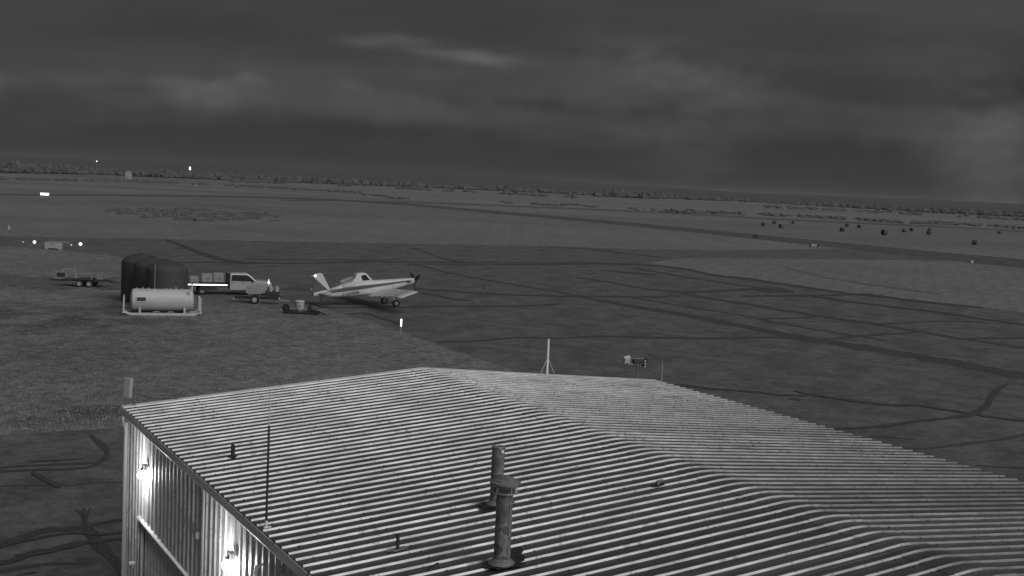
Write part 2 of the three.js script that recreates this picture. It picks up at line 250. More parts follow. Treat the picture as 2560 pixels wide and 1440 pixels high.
// ───────────── far woods, hills and scrub ─────────────
{
  // low hills on the skyline
  const prof = [[-700, 372, 400], [-200, 383, 410], [0, 388, 415], [300, 397, 425], [640, 409, 440], [900, 421, 452], [1240, 437, 466], [1560, 462, 482], [1875, 481, 497], [2340, 500, 520], [2900, 525, 545]];
  const line = x => { let i = 0; while (i < prof.length - 2 && x > prof[i + 1][0]) i++; const a = prof[i], b = prof[i + 1], t = (x - a[0]) / (b[0] - a[0]); return mix(a[1], b[1], t); };
  const pos = [], uv = [], idx = [], K = 90, D = [3300, 3700, 4200, 4800, 5600];
  for (let k = 0; k <= K; k++) { const px = -700 + 3600 * k / K; D.forEach((d, j) => { const p = atDepth(px, line(px) + [0, 0, 2, 0, 6][j], d), top = p.y * [0, .45, .8, 1, 0][j]; pos.push(p.x, j === 0 || j === 4 ? -.5 : Math.max(top, .2) + (fbm(px / 90, j * 3, 3, 0, 77) - .5) * 7 * [0, 1, 1, 1, 0][j], p.z); uv.push(p.x / 40, p.z / 40); }); }
  for (let k = 0; k < K; k++) for (let j = 0; j < 4; j++) { const a = k * 5 + j; idx.push(a, a + 5, a + 1, a + 1, a + 5, a + 6); }
  const g = new THREE.BufferGeometry(); g.setAttribute('position', new THREE.Float32BufferAttribute(pos, 3)); g.setAttribute('uv', new THREE.Float32BufferAttribute(uv, 2)); g.setIndex(idx); g.computeVertexNormals(); struct('hills', g, M.hill);
}
function clumpGeo(seed, det = 1) { const g = new THREE.IcosahedronGeometry(1, det), p = g.attributes.position, v = V(0, 0, 0); for (let i = 0; i < p.count; i++) { v.fromBufferAttribute(p, i); const k = .72 + .56 * hash3(Math.round(v.x * 50), Math.round(v.y * 50) + seed, Math.round(v.z * 50)); p.setXYZ(i, v.x * k, (v.y * k + .75) * .55, v.z * k); } g.computeVertexNormals(); return g; }
function scatter(name, label, category, spots, m, seed) {   // spots: [Vector3, radius, height]
  const R = rng(seed), im = shade(new THREE.InstancedMesh(clumpGeo(seed), m, spots.length)), q = new THREE.Quaternion(), mt = new THREE.Matrix4(), c = new THREE.Color();
  spots.forEach(([p, r, h], i) => { q.setFromAxisAngle(V(0, 1, 0), R() * 6.28); mt.compose(p, q, V(r, h, r)); im.setMatrixAt(i, mt); const k = .8 + R() * .4; im.setColorAt(i, c.setRGB(k, k, k)); });
  im.name = numbered(name); scene.add(im); return tag(im, label, category, null, 'stuff');
}
function alongPx(line, n, seed, { dj = 0, rMin = 1, rMax = 2, hMin = 1, hMax = 2, py = 0, gap = 0 } = {}) {
  const R = rng(seed), out = []; for (let i = 0; i < n; i++) { let t = R() * (line.length - 1), k = Math.floor(t); t -= k; const a = line[k], b = line[k + 1], x = mix(a[0], b[0], t); if (gap && vnoise(x / 28, seed, 0, 5) < gap) continue; const p = on(x, mix(a[1], b[1], t) + (R() - .5) * py); p.multiplyScalar(1 + (R() - .5) * dj); p.y = -.1; out.push([p, mix(rMin, rMax, R()), mix(hMin, hMax, R() * R())]); } return out;
}
scatter('far_wood', 'dark belt of far woodland along the skyline', 'woodland', [
  ...alongPx([[-500, 424], [-200, 426], [0, 428], [300, 436]], 2200, 201, { dj: .3, rMin: 3, rMax: 8, hMin: 5, hMax: 15 }),
  ...alongPx([[300, 436], [640, 450], [1000, 464], [1300, 477]], 2600, 202, { dj: .4, rMin: 3, rMax: 9, hMin: 4, hMax: 14 }),
  ...alongPx([[1300, 477], [1560, 490], [1875, 503], [2340, 529], [2900, 556]], 3200, 203, { dj: .4, rMin: 3, rMax: 8, hMin: 3, hMax: 11 }),
  ...alongPx([[1490, 490], [1660, 497]], 200, 204, { dj: .2, rMin: 4, rMax: 9, hMin: 6, hMax: 17 })], M.leafFar, 31);
scatter('scrub_belt', 'broken belt of scrub bushes beyond the runway', 'scrub', [
  ...alongPx([[-300, 436], [0, 447], [300, 452], [560, 463], [902, 482]], 1800, 211, { dj: .06, rMin: .7, rMax: 1.9, hMin: .6, hMax: 2.2, py: 4, gap: .2 }),
  ...alongPx([[560, 452], [752, 459], [1000, 471], [1240, 483], [1450, 494]], 500, 212, { dj: .06, rMin: 2, rMax: 4.5, hMin: 1.6, hMax: 5, py: 4, gap: .42 }),
  ...alongPx([[907, 487], [951, 489], [977, 496], [1019, 497]], 60, 213, { rMin: 1, rMax: 2, hMin: 1, hMax: 2, py: 3 }),
  ...alongPx([[1254, 506], [1298, 508], [1347, 512], [1441, 514], [1520, 520], [1680, 530], [1760, 533]], 200, 214, { rMin: .8, rMax: 2, hMin: .8, hMax: 2.2, py: 4, gap: .4 }),
  ...alongPx([[1667, 528], [1830, 534], [2000, 541], [2090, 546], [2250, 556], [2400, 561], [2700, 580]], 500, 215, { rMin: 1, rMax: 2.6, hMin: .8, hMax: 2.4, py: 5, gap: .36 }),
  ...alongPx([[1900, 516], [2080, 524], [2350, 538], [2700, 556]], 400, 216, { rMin: 1.5, rMax: 4, hMin: 1, hMax: 3, py: 6, gap: .3 })], M.leafScrub, 37);
{ const sp = []; const R = rng(77); for (let i = 0; i < 5200; i++) { const a = R() * 6.28, r = Math.sqrt(R()), x = 490 + Math.cos(a) * r * 225, y = 537 + (x - 480) * .04 + Math.sin(a) * r * 15; if (fbm(x / 46, y / 7, 4, 0, 8) < .36 + r * .2 + (R() - .5) * .1) continue; const p = on(x, y); p.y = -.05; sp.push([p, .2 + R() * .45, .12 + R() * R() * .55]); }
  scatter('weed_patch', 'dark patch of rank weeds in the infield before the runway', 'weeds', sp, M.leafScrub, 41); }
// rough grass
{
  const blades = []; const R = rng(5); for (let i = 0; i < 7; i++) { const a = R() * 6.28, l = .7 + R() * .5, lean = .25 + R() * .5, w = .09; const g = new THREE.BufferGeometry(); const cx = Math.cos(a), cz = Math.sin(a); g.setAttribute('position', new THREE.Float32BufferAttribute([-cz * w, 0, cx * w, cz * w, 0, -cx * w, cx * lean, l, cz * lean], 3)); g.setAttribute('uv', new THREE.Float32BufferAttribute([0, 0, 1, 0, .5, 1], 2)); g.computeVertexNormals(); blades.push(g); }
  const geo = mergeGeometries(blades), spots = [];
  for (let i = 0; i < 24000; i++) {
    const x = -150 + R() * 1450, y = 640 + Math.pow(R(), .8) * 450; const edge = 766 + (x - 795) * .328; if (x > 480 && y < Math.max(edge, 745) + 2) continue; if (x <= 480 && y < 700 + (x - 300) * .3) continue; if (y > 1086 - x * .055) continue;
    const near = sstep(1000, 1060, y) * (x < 320 ? 1 : .3), s = (.05 + R() * .07) * (1 + near * .5 * sstep(.4, .6, fbm(x / 40, y / 14, 3, 0, 4))); const p = on(x, y); p.y = -.01; spots.push([p, s, s * .9]);
  }
  const im = shade(new THREE.InstancedMesh(geo, M.tuft, spots.length)), mt = new THREE.Matrix4(), q = new THREE.Quaternion(), c = new THREE.Color();
  spots.forEach(([p, r, h], i) => { q.setFromAxisAngle(V(0, 1, 0), R() * 6.28); mt.compose(p, q, V(r, h, r)); im.setMatrixAt(i, mt); const k = .72 + R() * .4; im.setColorAt(i, c.setRGB(k, k, k)); });
  im.name = 'grass_tufts'; scene.add(im); tag(im, 'rough short grass of the infield beside the apron', 'grass', null, 'stuff');
}

// ───────────── the metal shed ─────────────
const BW = 15.24, PW = .9144, NP = 27, BL = PW * NP, EY = 6.307, PIT = 1 / 12, RIDGE = EY + BW / 2 * PIT, BTH = .516254;
const B0 = V(-8.873, 0, -27.2), BU = V(Math.cos(BTH), 0, -Math.sin(BTH)), BV = V(Math.sin(BTH), 0, Math.cos(BTH));
const toWorld = (x, y, z) => V(B0.x, 0, B0.z).addScaledVector(BU, x).addScaledVector(BV, z).setY(y);
const roofY = x => x < BW / 2 ? EY + x * PIT : EY + (BW - x) * PIT;
const shed = thing('metal_shed', 'long low metal shed with a ribbed bare steel roof', 'shed', B0, BTH);
// one sheet: rib profile along z, stations along x
function ribProfile() { const p = [[0, 0]]; for (let k = 0; k < 3; k++) { const c = (k + .5) * .3048; p.push([c - .034, 0], [c - .016, .031], [c + .016, .031], [c + .034, 0]); if (true) p.push([c + .110, 0], [c + .118, .004], [c + .128, .004], [c + .136, 0]); } p.push([PW, 0]); return p; }
function sheetGeo(prof, stations, R, up = true) {  // stations: [along, height, sink]; flat-shaded facets
  const pos = [], uv = []; const P = (s, q) => up ? [s[0], s[1] + q[1], q[0]] : [s[1] - q[1], s[0], q[0]]; const o = R ? R() * 4 : 0;
  for (let i = 0; i < stations.length - 1; i++) for (let j = 0; j < prof.length - 1; j++) {
    const a = P(stations[i], prof[j]), b = P(stations[i + 1], prof[j]), c = P(stations[i + 1], prof[j + 1]), d = P(stations[i], prof[j + 1]);
    pos.push(...a, ...d, ...c, ...a, ...c, ...b); for (const [s, q] of [[i, j], [i, j + 1], [i + 1, j + 1], [i, j], [i + 1, j + 1], [i + 1, j]]) uv.push(stations[s][0] / 3 + o, prof[q][0] / 1.2 + o);
  }
  const g = new THREE.BufferGeometry(); g.setAttribute('position', new THREE.Float32BufferAttribute(pos, 3)); g.setAttribute('uv', new THREE.Float32BufferAttribute(uv, 2)); g.computeVertexNormals(); return g;
}
{
  const prof = ribProfile(), RR = rng(9), mats = [0, 1, 2, 3].map(i => { const m = M.roof.clone(); m.color = G(.40 + i * .025); m.roughness = .40 + i * .015; return m; });
  const body = part(shed, 'roof', sheetGeo([[0.02, -.09], [BL - .02, -.09]], [[.15, EY + .15 * PIT], [BW / 2, RIDGE], [BW - .15, EY + .15 * PIT]]), M.darkMetal);
  const variants = { l: [], r: [], c: [] };
  for (let v = 0; v < 4; v++) {
    variants.l.push(sheetGeo(prof, [[0, EY], [BW / 2 - .36, EY + (BW / 2 - .36) * PIT]], RR));
    variants.r.push(sheetGeo(prof, [[BW / 2 + .36, EY + (BW / 2 - .36) * PIT], [BW, EY]], RR));
    const hx = BW / 2; variants.c.push(sheetGeo(prof, [[hx - .42, RIDGE - .42 * PIT + .005], [hx - .12, RIDGE - .12 * PIT + .005], [hx - .04, RIDGE - .0035], [hx + .04, RIDGE - .0035], [hx + .12, RIDGE - .12 * PIT + .005], [hx + .42, RIDGE - .42 * PIT + .005]], RR));
  }
  for (let i = 0; i < NP; i++) for (const k of ['l', 'r', 'c']) { const v = Math.floor(RR() * 4), o = part(body, k === 'c' ? 'ridge_cap' : 'roof_panel', variants[k][v], mats[Math.floor(RR() * 4)]); o.position.set(0, (i % 2) * .0016, i * PW); }
  const scr = []; for (let n = 0; n < NP * 3; n++) for (const x of [.25, 1.65, 3.05, 4.45, 5.85, 7.05, 8.2, 9.4, 10.8, 12.2, 13.6, 15]) { if (RR() < .45) continue; const z = (n + .5) * .3048 + .075 + (RR() - .5) * .02; scr.push(new THREE.CylinderGeometry(.012, .016, .016, 6).translate(x + (RR() - .5) * .04, roofY(x) + .01, z)); }
  const so = part(body, 'roof_screws', scr, M.dark); so.userData.kind = 'stuff';
  // gable rake flashing at the far end
  part(body, 'rake_trim', [beam(V(0, EY + .0, -.03), V(BW / 2, RIDGE, -.03), .05, .05), beam(V(BW / 2, RIDGE, -.03), V(BW, EY, -.03), .05, .05)], M.gutter);

  // left wall: ribbed sheets above and around the sliding door
  const WX = .15, DZ0 = 1.45, DZ1 = 7.70, DH = 4.05;
  const wall = part(shed, 'wall', box(.06, EY - .2, BL, WX + .10, (EY - .2) / 2, BL / 2), M.darkMetal);
  const wprof = ribProfile().map(([z, h]) => [z, h]);
  const full = sheetGeo(wprof, [[0, WX], [EY - .1, WX]], RR, false), head = sheetGeo(wprof, [[DH, WX], [EY - .1, WX]], RR, false);
  // wall sheets face -x: the rib height is subtracted from x
  for (let i = 0; i < NP; i++) { const z0 = i * PW, inDoor = z0 > DZ0 - .2 && z0 + PW < DZ1 + .2; const o = part(wall, 'wall_panel', inDoor ? head : full, M.wall); o.position.z = z0; }
  const door = part(wall, 'hangar_door', box(.04, DH - .05, DZ1 - DZ0 - .04, WX + .045, (DH - .05) / 2, (DZ0 + DZ1) / 2), M.wall);
  for (let i = 0; i < Math.floor((DZ1 - DZ0 - .1) / .3048); i++) part(door, 'door_rib', box(.02, DH - .06, .05, WX + .015, (DH - .06) / 2, DZ0 + .2 + i * .3048), M.wall);
  part(wall, 'door_header', prism([[WX - .075, DH - .0], [WX - .075, DH + .03], [WX - .03, DH + .06], [WX + .02, DH + .06], [WX + .02, DH - .0]], DZ0 - .08, DZ1 + .08), M.trim);
  part(wall, 'door_jamb', box(.07, DH - .04, .12, WX + .03, (DH - .04) / 2, DZ0 - .05), M.dark);
  part(wall, 'door_jamb', box(.07, DH - .04, .12, WX + .03, (DH - .04) / 2, DZ1 + .05), M.dark);
  part(shed, 'corner_trim', box(.07, EY - .35, .1, WX - .035, (EY - .35) / 2, .03), M.spout);
  // gutter: box section with seams, and downspout with its offset bend
  const gut = part(shed, 'gutter', prism([[-.02, EY - .012], [-.03, EY - .15], [.00, EY - .19], [.11, EY - .19], [.11, EY - .05], [.10, EY - .05], [.10, EY - .17], [.005, EY - .17], [-.01, EY - .14], [0, EY - .012]], -.06, BL), M.gutter);
  for (let z = 2; z < BL; z += 1.52) part(gut, 'gutter_strap', box(.16, .012, .03, .045, EY - .016, z), M.darkMetal);
  part(shed, 'eave_strip', prism([[.07, EY - .24], [.07, EY - .20], [WX, EY - .20], [WX, EY - .24]], .2, BL), M.trim);
  part(shed, 'downspout', [tube([V(.04, EY - .19, -.02), V(.04, EY - .30, -.02), V(.07, EY - .42, .02), V(.09, EY - .55, .03), V(.09, EY - .8, .03)], .045, 20, 8), bar(V(.09, EY - .75, .03), V(.09, 0, .03), .045)], M.spout);
  // plain remaining walls
  part(shed, 'back_wall', box(.1, EY - .2, BL - .2, BW - .2, (EY - .2) / 2, BL / 2), M.wall);
  for (const z of [.06, BL - .06]) part(shed, 'gable_wall', prism([[.25, 0], [.25, EY - .12], [BW / 2, RIDGE - .12], [BW - .25, EY - .12], [BW - .25, 0]], z - .04, z + .04), M.wall);
}
// wall lamps (lit)
function wallLamp(z, label) {
  const p = toWorld(.15 - .033, 5.22, z), o = thing('wall_lamp', label, 'lamp', p, BTH, 'lit wall lamps on the shed');
  part(o, 'back_box', rbox(.10, .12, .20, .015, -.05, .16, 0), M.whiteDull);
  part(o, 'hood', rbox(.15, .03, .14, .012, -.09, .115, 0), M.whiteDull);
  part(o, 'lens', new THREE.SphereGeometry(.088, 20, 14).scale(.95, 1.2, 1.05).translate(-.12, -.0, 0), M.lampGlass);
  const L = new THREE.PointLight(0xffffff, 2.8, 0, 2); L.position.set(-.23, -.03, 0); L.castShadow = true; L.shadow.radius = 4; o.add(L);
}
wallLamp(2.15, 'lit wall lamp by the downspout corner of the metal shed');
wallLamp(8.69, 'lit wall lamp between the conduit and the gutter of the metal shed');
// small fittings on that wall
{
  const c = thing('conduit', 'pale conduit with hooked top on the shed wall', 'conduit', toWorld(.1, 0, 6.86), BTH);
  part(c, 'pipe', [tube([V(.05, 6.0, -.06), V(-.01, 6.06, -.05), V(-.02, 6.04, 0), V(-.02, 5.9, .01)], .02, 16, 6), bar(V(-.02, 5.92, .01), V(-.02, 0, .01), .02)], M.spout);
  part(c, 'weather_head', rbox(.07, .07, .09, .015, 0, 6.03, -.07), M.trim);
  const jb = thing('junction_box', 'small rounded junction box beside the conduit on shed wall', 'junction box', toWorld(.09, 5.1, 6.45), BTH); part(jb, 'box', rbox(.10, .16, .17, .03), M.pale); part(jb, 'cover', rbox(.02, .12, .13, .005, -.055, 0, 0), M.midGrey);
  const s = thing('door_sensor', 'small white sensor unit beside the hangar door', 'sensor', toWorld(.08, 2.9, 1.08), BTH); part(s, 'housing', rbox(.14, .07, .10, .02, -.02, .03, 0), M.trim); part(s, 'head', rbox(.07, .07, .07, .02, 0, -.06, .02), M.whiteDull);
  const k = thing('wall_camera', 'small bullet camera under the eave strip of the shed', 'camera', toWorld(.1, 5.6, 10.2), BTH); part(k, 'bracket', bar(V(.05, .1, 0), V(-.06, .02, 0), .015), M.trim); part(k, 'body', bar(V(-.06, .06, -.03), V(-.1, -.12, .02), .032, 12), M.trim);
}
// rooftop pipes
function flashing(parent, rx, rz, y, seed, m = M.tarPatch) { const R = rng(seed), pts = []; for (let i = 0; i < 18; i++) { const a = i / 18 * 6.283, k = .75 + R() * .45; pts.push([Math.cos(a) * rx * k, Math.sin(a) * rz * k]); } const g = prism(pts, 0, .012); g.rotateX(-Math.PI / 2); return part(parent, 'flashing', g.rotateZ(Math.atan(PIT)).translate(0, y, 0), m); }
{
  const f = thing('flue_pipe', 'galvanised flue pipe with a flat round rain cap', 'flue', toWorld(2.37, roofY(2.37), 13.87), BTH);
  part(f, 'pipe', [cyl(.118, .116, 1.06, 0, .53, 0, 28), cyl(.125, .125, .04, 0, .93, 0, 28)], M.galv); part(f, 'seam', box(.006, 1.0, .02, .02, .52, .117), M.midGrey);
  part(f, 'collar', cyl(.2, .2, .018, 0, 1.065, 0, 28), M.steel);
  const cap = part(f, 'rain_cap', [new THREE.CylinderGeometry(.05, .215, .085, 28).translate(0, 1.245, 0), cyl(.215, .215, .03, 0, 1.19, 0, 28), cyl(.15, .16, .05, 0, 1.155, 0, 24)], M.galv);
  for (let i = 0; i < 5; i++) { const a = i * 1.257 + .3; part(cap, 'strut', box(.03, .1, .008, Math.cos(a) * .16, 1.12, Math.sin(a) * .16, -a), M.steel); }
  part(f, 'storm_collar', new THREE.CylinderGeometry(.12, .2, .07, 28).translate(0, .08, 0), M.galv); flashing(f, .33, .20, .036, 3); flashing(f, .17, .14, .05, 8).geometry.translate(.25, .02, -.12);
  part(f, 'boot_flap', prism([[.13, .05], [.36, .09], [.40, .13], [.37, .19], [.14, .16]], -.16, -.1), M.tarPatch);
  const b = thing('flue_pipe', 'open topped galvanised flue pipe behind the capped flue', 'flue', toWorld(3.61, roofY(3.61), 11.42), BTH);
  part(b, 'pipe', [cyl(.105, .105, .98, 0, .49, 0, 26), cyl(.112, .112, .03, 0, .955, 0, 26)], M.galv); part(b, 'rim', new THREE.TorusGeometry(.108, .008, 6, 26).rotateX(Math.PI / 2).translate(0, .98, 0), M.steel); part(b, 'clamp', rbox(.05, .05, .03, .01, .01, .92, .115), M.trim);
  flashing(b, .33, .17, .036, 5); part(b, 'storm_collar', new THREE.CylinderGeometry(.105, .17, .06, 26).translate(0, .07, 0), M.galv);
  const v = thing('vent_pipe', 'short dark vent pipe beside the whip antenna', 'vent pipe', toWorld(.86, roofY(.86), 5.96), BTH); part(v, 'pipe', cyl(.038, .038, .26, 0, .13, 0, 14), M.dark); flashing(v, .09, .07, .035, 6);
  const w = thing('vent_pipe', 'short thin vent pipe standing left of the capped flue', 'vent pipe', toWorld(1.38, roofY(1.38), 12.53), BTH); part(w, 'pipe', cyl(.027, .027, .27, 0, .135, 0, 14), M.darkMetal); flashing(w, .16, .07, .035, 7, M.midGrey);
  const s = thing('roof_stub', 'tiny bent metal stub on the roof near the ridge', 'roof stub', toWorld(6.38, roofY(6.38), 12.05), BTH); part(s, 'stub', [bar(V(0, 0, 0), V(0, .11, 0), .03, 10), bar(V(0, .1, 0), V(.09, .12, .02), .022, 10)], M.midGrey); flashing(s, .14, .06, .035, 9);
  const d = thing('lifted_strip', 'thin lifted strip of flashing on the roof sheets', 'metal strip', toWorld(1.5, roofY(1.5), 13.45), BTH); part(d, 'strip', beam(V(-.1, .035, .06), V(.12, .06, -.06), .03, .008), M.darkMetal);
  const a = thing('whip_antenna', 'tall whip antenna with thick dark lower section on the eave', 'antenna', toWorld(.1, roofY(.1), 10.39), BTH);
  part(a, 'bracket', [bar(V(0, -.06, 0), V(0, .12, 0), .022, 10), box(.12, .04, .05, .02, .0, 0)], M.trim); part(a, 'lower_section', cyl(.020, .017, 1.5, 0, .87, 0, 12), M.darkMetal); part(a, 'whip', cyl(.011, .008, .62, 0, 1.93, 0, 8), M.white);
}
// fittings on the far gable
{
  const p = thing('panel_antenna', 'flat pale panel antenna on a short pole at the shed corner', 'antenna', toWorld(.27, EY + .02, .05), BTH);
  part(p, 'pole', bar(V(0, -.3, 0), V(0, .42, 0), .018, 10), M.galv); part(p, 'bracket', box(.1, .05, .04, -.05, .38, 0), M.darkMetal);
  const pb = rbox(.17, .46, .12, .015); pb.rotateY(-.35 - BTH).rotateZ(-.05).translate(-.15, .44, .02); part(p, 'panel', pb, M.whiteDull); part(p, 'cable', tube([V(-.02, .3, 0), V(.3, .2, .02), V(.7, .14, .0), V(1.0, .12, .0)], .007, 20, 5), M.dark);
  const m = thing('white_mast', 'short white mast braced by two thin stays at the roof edge', 'mast', toWorld(11.43, roofY(11.43), .02), BTH);
  part(m, 'pole', [cyl(.042, .038, .52, 0, .26, 0, 12), cyl(.036, .032, .5, 0, .76, 0, 12)], M.trim); part(m, 'collar', cyl(.045, .045, .05, 0, .50, 0, 12), M.white);
  for (const s of [-1, 1]) part(m, 'stay', bar(V(0, .5, 0), V(s * .26 - (s < 0 ? -.05 : 0), (s > 0 ? -.02 : .02) + .0, 0), .010, 6), M.white);
  const f = thing('floodlight_stand', 'unlit floodlights clustered on a short pole at the roof edge', 'floodlights', toWorld(14.55, roofY(14.55), -.05), BTH);
  part(f, 'pole', [bar(V(0, -.3, 0), V(0, .50, 0), .026, 10), bar(V(.18, -.3, .05), V(.08, .45, 0), .012, 6)], M.galv); part(f, 'cross_arm', [bar(V(-.28, .45, 0), V(.28, .47, 0), .028, 8), bar(V(-.2, .62, 0), V(.26, .60, 0), .014, 8)], M.midGrey);
  const h = rbox(.20, .20, .11, .015); h.rotateX(.5).rotateZ(.22).translate(-.40, .60, 0); part(f, 'lamp_head', h, M.white); part(f, 'lamp_arm', bar(V(-.28, .46, 0), V(-.38, .52, 0), .02, 8), M.whiteDull);
  part(f, 'control_box', [rbox(.34, .13, .12, .02, 0, .53, 0)], M.darkMetal); const h2 = part(f, 'lamp_head', [rbox(.05, .2, .14, .015, .23, .46, 0), rbox(.09, .13, .16, .02, .29, .55, -.02)], M.dark);
  for (const y of [.54, .46, .38]) part(h2, 'lens', new THREE.SphereGeometry(.03, 10, 8).translate(.215, y, .06), M.white);
  const r = thing('roof_rod', 'thin short rod past the eave corner beside the floodlights', 'rod', toWorld(15.48, EY - .05, -.1), BTH); part(r, 'rod', [cyl(.02, .016, .36, 0, .13, 0, 8), cyl(.011, .008, .32, 0, .46, 0, 8)], M.whiteDull);
}

// ───────────── the spray plane ─────────────
{
  const O = V(-11.48, 0, -112.6), plane = thing('spray_plane', 'white single engine spray plane with a dark side stripe', 'airplane', O, 28.5 * Math.PI / 180);
  const S = [[2.32, 2.64, 2.14, .25], [1.6, 2.61, 1.95, .38], [.6, 2.55, 1.62, .46], [-.4, 2.49, 1.36, .52], [-1.4, 2.44, 1.16, .56], [-2.0, 2.42, 1.05, .58], [-2.8, 2.41, .98, .57], [-3.6, 2.36, .93, .53], [-4.3, 2.2, .88, .47], [-5.0, 1.97, .85, .40], [-6.06, 1.57, .83, .26], [-7.0, 1.36, .88, .14], [-7.6, 1.24, .95, .06]];
  const sec = s => { let i = 0; while (i < S.length - 2 && s < S[i + 1][0]) i++; const a = S[i], b = S[i + 1], t = clamp((a[0] - s) / (a[0] - b[0]), 0, 1); return [mix(a[1], b[1], t), mix(a[2], b[2], t), mix(a[3], b[3], t)]; };
  const PWR = 3.2, halfAt = (s, h) => { const [t, b, w] = sec(s), k = clamp(Math.abs((h - (t + b) / 2) / ((t - b) / 2)), 0, 1); return w * Math.pow(1 - Math.pow(k, PWR), 1 / PWR); };
  const N = 28, st = []; for (let i = 0; i <= 60; i++) st.push(mix(2.32, -7.6, i / 60));
  const pos = [], uv = [], idx = [];
  st.forEach((s, i) => { const [t, b, w] = sec(s); for (let j = 0; j <= N; j++) { const a = j / N * Math.PI * 2, c = Math.cos(a), q = Math.sin(a); pos.push(s, (t + b) / 2 + Math.sign(q) * Math.pow(Math.abs(q), 2 / PWR) * (t - b) / 2, Math.sign(c) * Math.pow(Math.abs(c), 2 / PWR) * w); uv.push(s / 2, j / N * 2); } });
  for (let i = 0; i < 60; i++) for (let j = 0; j < N; j++) { const k = i * (N + 1) + j; idx.push(k, k + N + 1, k + 1, k + 1, k + N + 1, k + N + 2); }
  const fg = new THREE.BufferGeometry(); fg.setAttribute('position', new THREE.Float32BufferAttribute(pos, 3)); fg.setAttribute('uv', new THREE.Float32BufferAttribute(uv, 2)); fg.setIndex(idx); fg.computeVertexNormals();
  const fus = part(plane, 'fuselage', fg, M.planeWhite);
  part(fus, 'cowl_face', new THREE.CylinderGeometry(.2, .25, .08, 24).rotateZ(-Math.PI / 2).translate(2.34, 2.39, 0), M.planeWhite);
  // side stripes lie just proud of the skin
  const stTop = s => s > -3.29 ? mix(1.93, 2.46, (s + 3.29) / 4.9) : mix(1.55, 1.93, (s + 5.96) / 2.67), stBot = s => s > -3.27 ? mix(1.58, 2.31, (s + 3.27) / 4.9) : mix(1.22, 1.58, (s + 5.96) / 2.69);
  for (const side of [1, -1]) { const p = [], id = [], u = []; for (let i = 0; i <= 50; i++) { const s = mix(1.75, -6.5, i / 50); for (let j = 0; j <= 4; j++) { const h = mix(stBot(s), Math.min(stTop(s), sec(s)[0] - .02), j / 4); p.push(s, h, side * (halfAt(s, h) + .007)); u.push(s, h); } } for (let i = 0; i < 50; i++) for (let j = 0; j < 4; j++) { const k = i * 5 + j; id.push(k, k + 5, k + 1, k + 1, k + 5, k + 6); } const g = new THREE.BufferGeometry(); g.setAttribute('position', new THREE.Float32BufferAttribute(p, 3)); g.setAttribute('uv', new THREE.Float32BufferAttribute(u, 2)); g.setIndex(id); g.computeVertexNormals(); part(fus, 'side_stripe', g, M.planeDark); }
  const font = await new FontLoader().loadAsync('fonts/droid/droid_sans_bold.typeface.json');
  { const g = new TextGeometry('C-GAWM', { font, size: .27, depth: .006, curveSegments: 3 }); g.computeBoundingBox(); const w = g.boundingBox.max.x; g.scale(1.62 / w, 1, 1); g.rotateZ(.15).rotateY(-.09).translate(-4.95, .98, halfAt(-4.95, 1.15) + .012); part(fus, 'registration', g, M.planeDark); }
  part(fus, 'panel_line', box(.02, .42, .012, .07, 1.78, halfAt(.07, 1.78) + .004), M.planeDark);
  // cockpit
  const taper = g => { const p = g.attributes.position; for (let i = 0; i < p.count; i++) { const k = 1 - .26 * clamp((p.getY(i) - 2.35) / .75, 0, 1); p.setZ(i, p.getZ(i) * k); } g.computeVertexNormals(); return g; };
  const cab = part(plane, 'cockpit', taper(prism([[-1.98, 2.2], [-2.02, 2.42], [-2.62, 3.06], [-2.78, 3.12], [-3.5, 3.06], [-3.6, 2.98], [-3.76, 2.62], [-4.15, 2.22], [-4.9, 1.95], [-4.9, 1.8], [-2.2, 1.9]], -.5, .5, .03)), M.planeWhite);
  for (const s of [1, -1]) part(cab, 'side_window', taper(prism([[-3.04, 2.40], [-3.20, 2.80], [-2.92, 2.95], [-2.72, 2.93], [-2.30, 2.46]], s > 0 ? .497 : -.507, s > 0 ? .507 : -.497)), M.glassDark);
  part(cab, 'windscreen', taper(prism([[-2.06, 2.45], [-2.05, 2.475], [-2.60, 3.065], [-2.62, 3.045]], -.42, .42)), M.glassDark);
  part(cab, 'wire_deflector', bar(V(-2.02, 2.42, 0), V(-1.9, 2.62, 0), .02), M.planeWhite);
  // wings
  const foil = (c0, c1, h0, h1, th) => { const out = []; for (let i = 0; i <= 12; i++) { const u = i / 12, t = th * 5 * (.2969 * Math.sqrt(u) - .126 * u - .3516 * u * u + .2843 * u ** 3 - .1036 * u ** 4) * (c0 - c1) / 1; out.push([mix(c0, c1, u), mix(h0, h1, u) + t * 1.15 + .06 * Math.sin(Math.PI * u)]); } for (let i = 11; i >= 1; i--) { const u = i / 12, t = th * 5 * (.2969 * Math.sqrt(u) - .126 * u - .3516 * u * u + .2843 * u ** 3 - .1036 * u ** 4) * (c0 - c1); out.push([mix(c0, c1, u), mix(h0, h1, u) - t * .6 + .02]); } return out; };
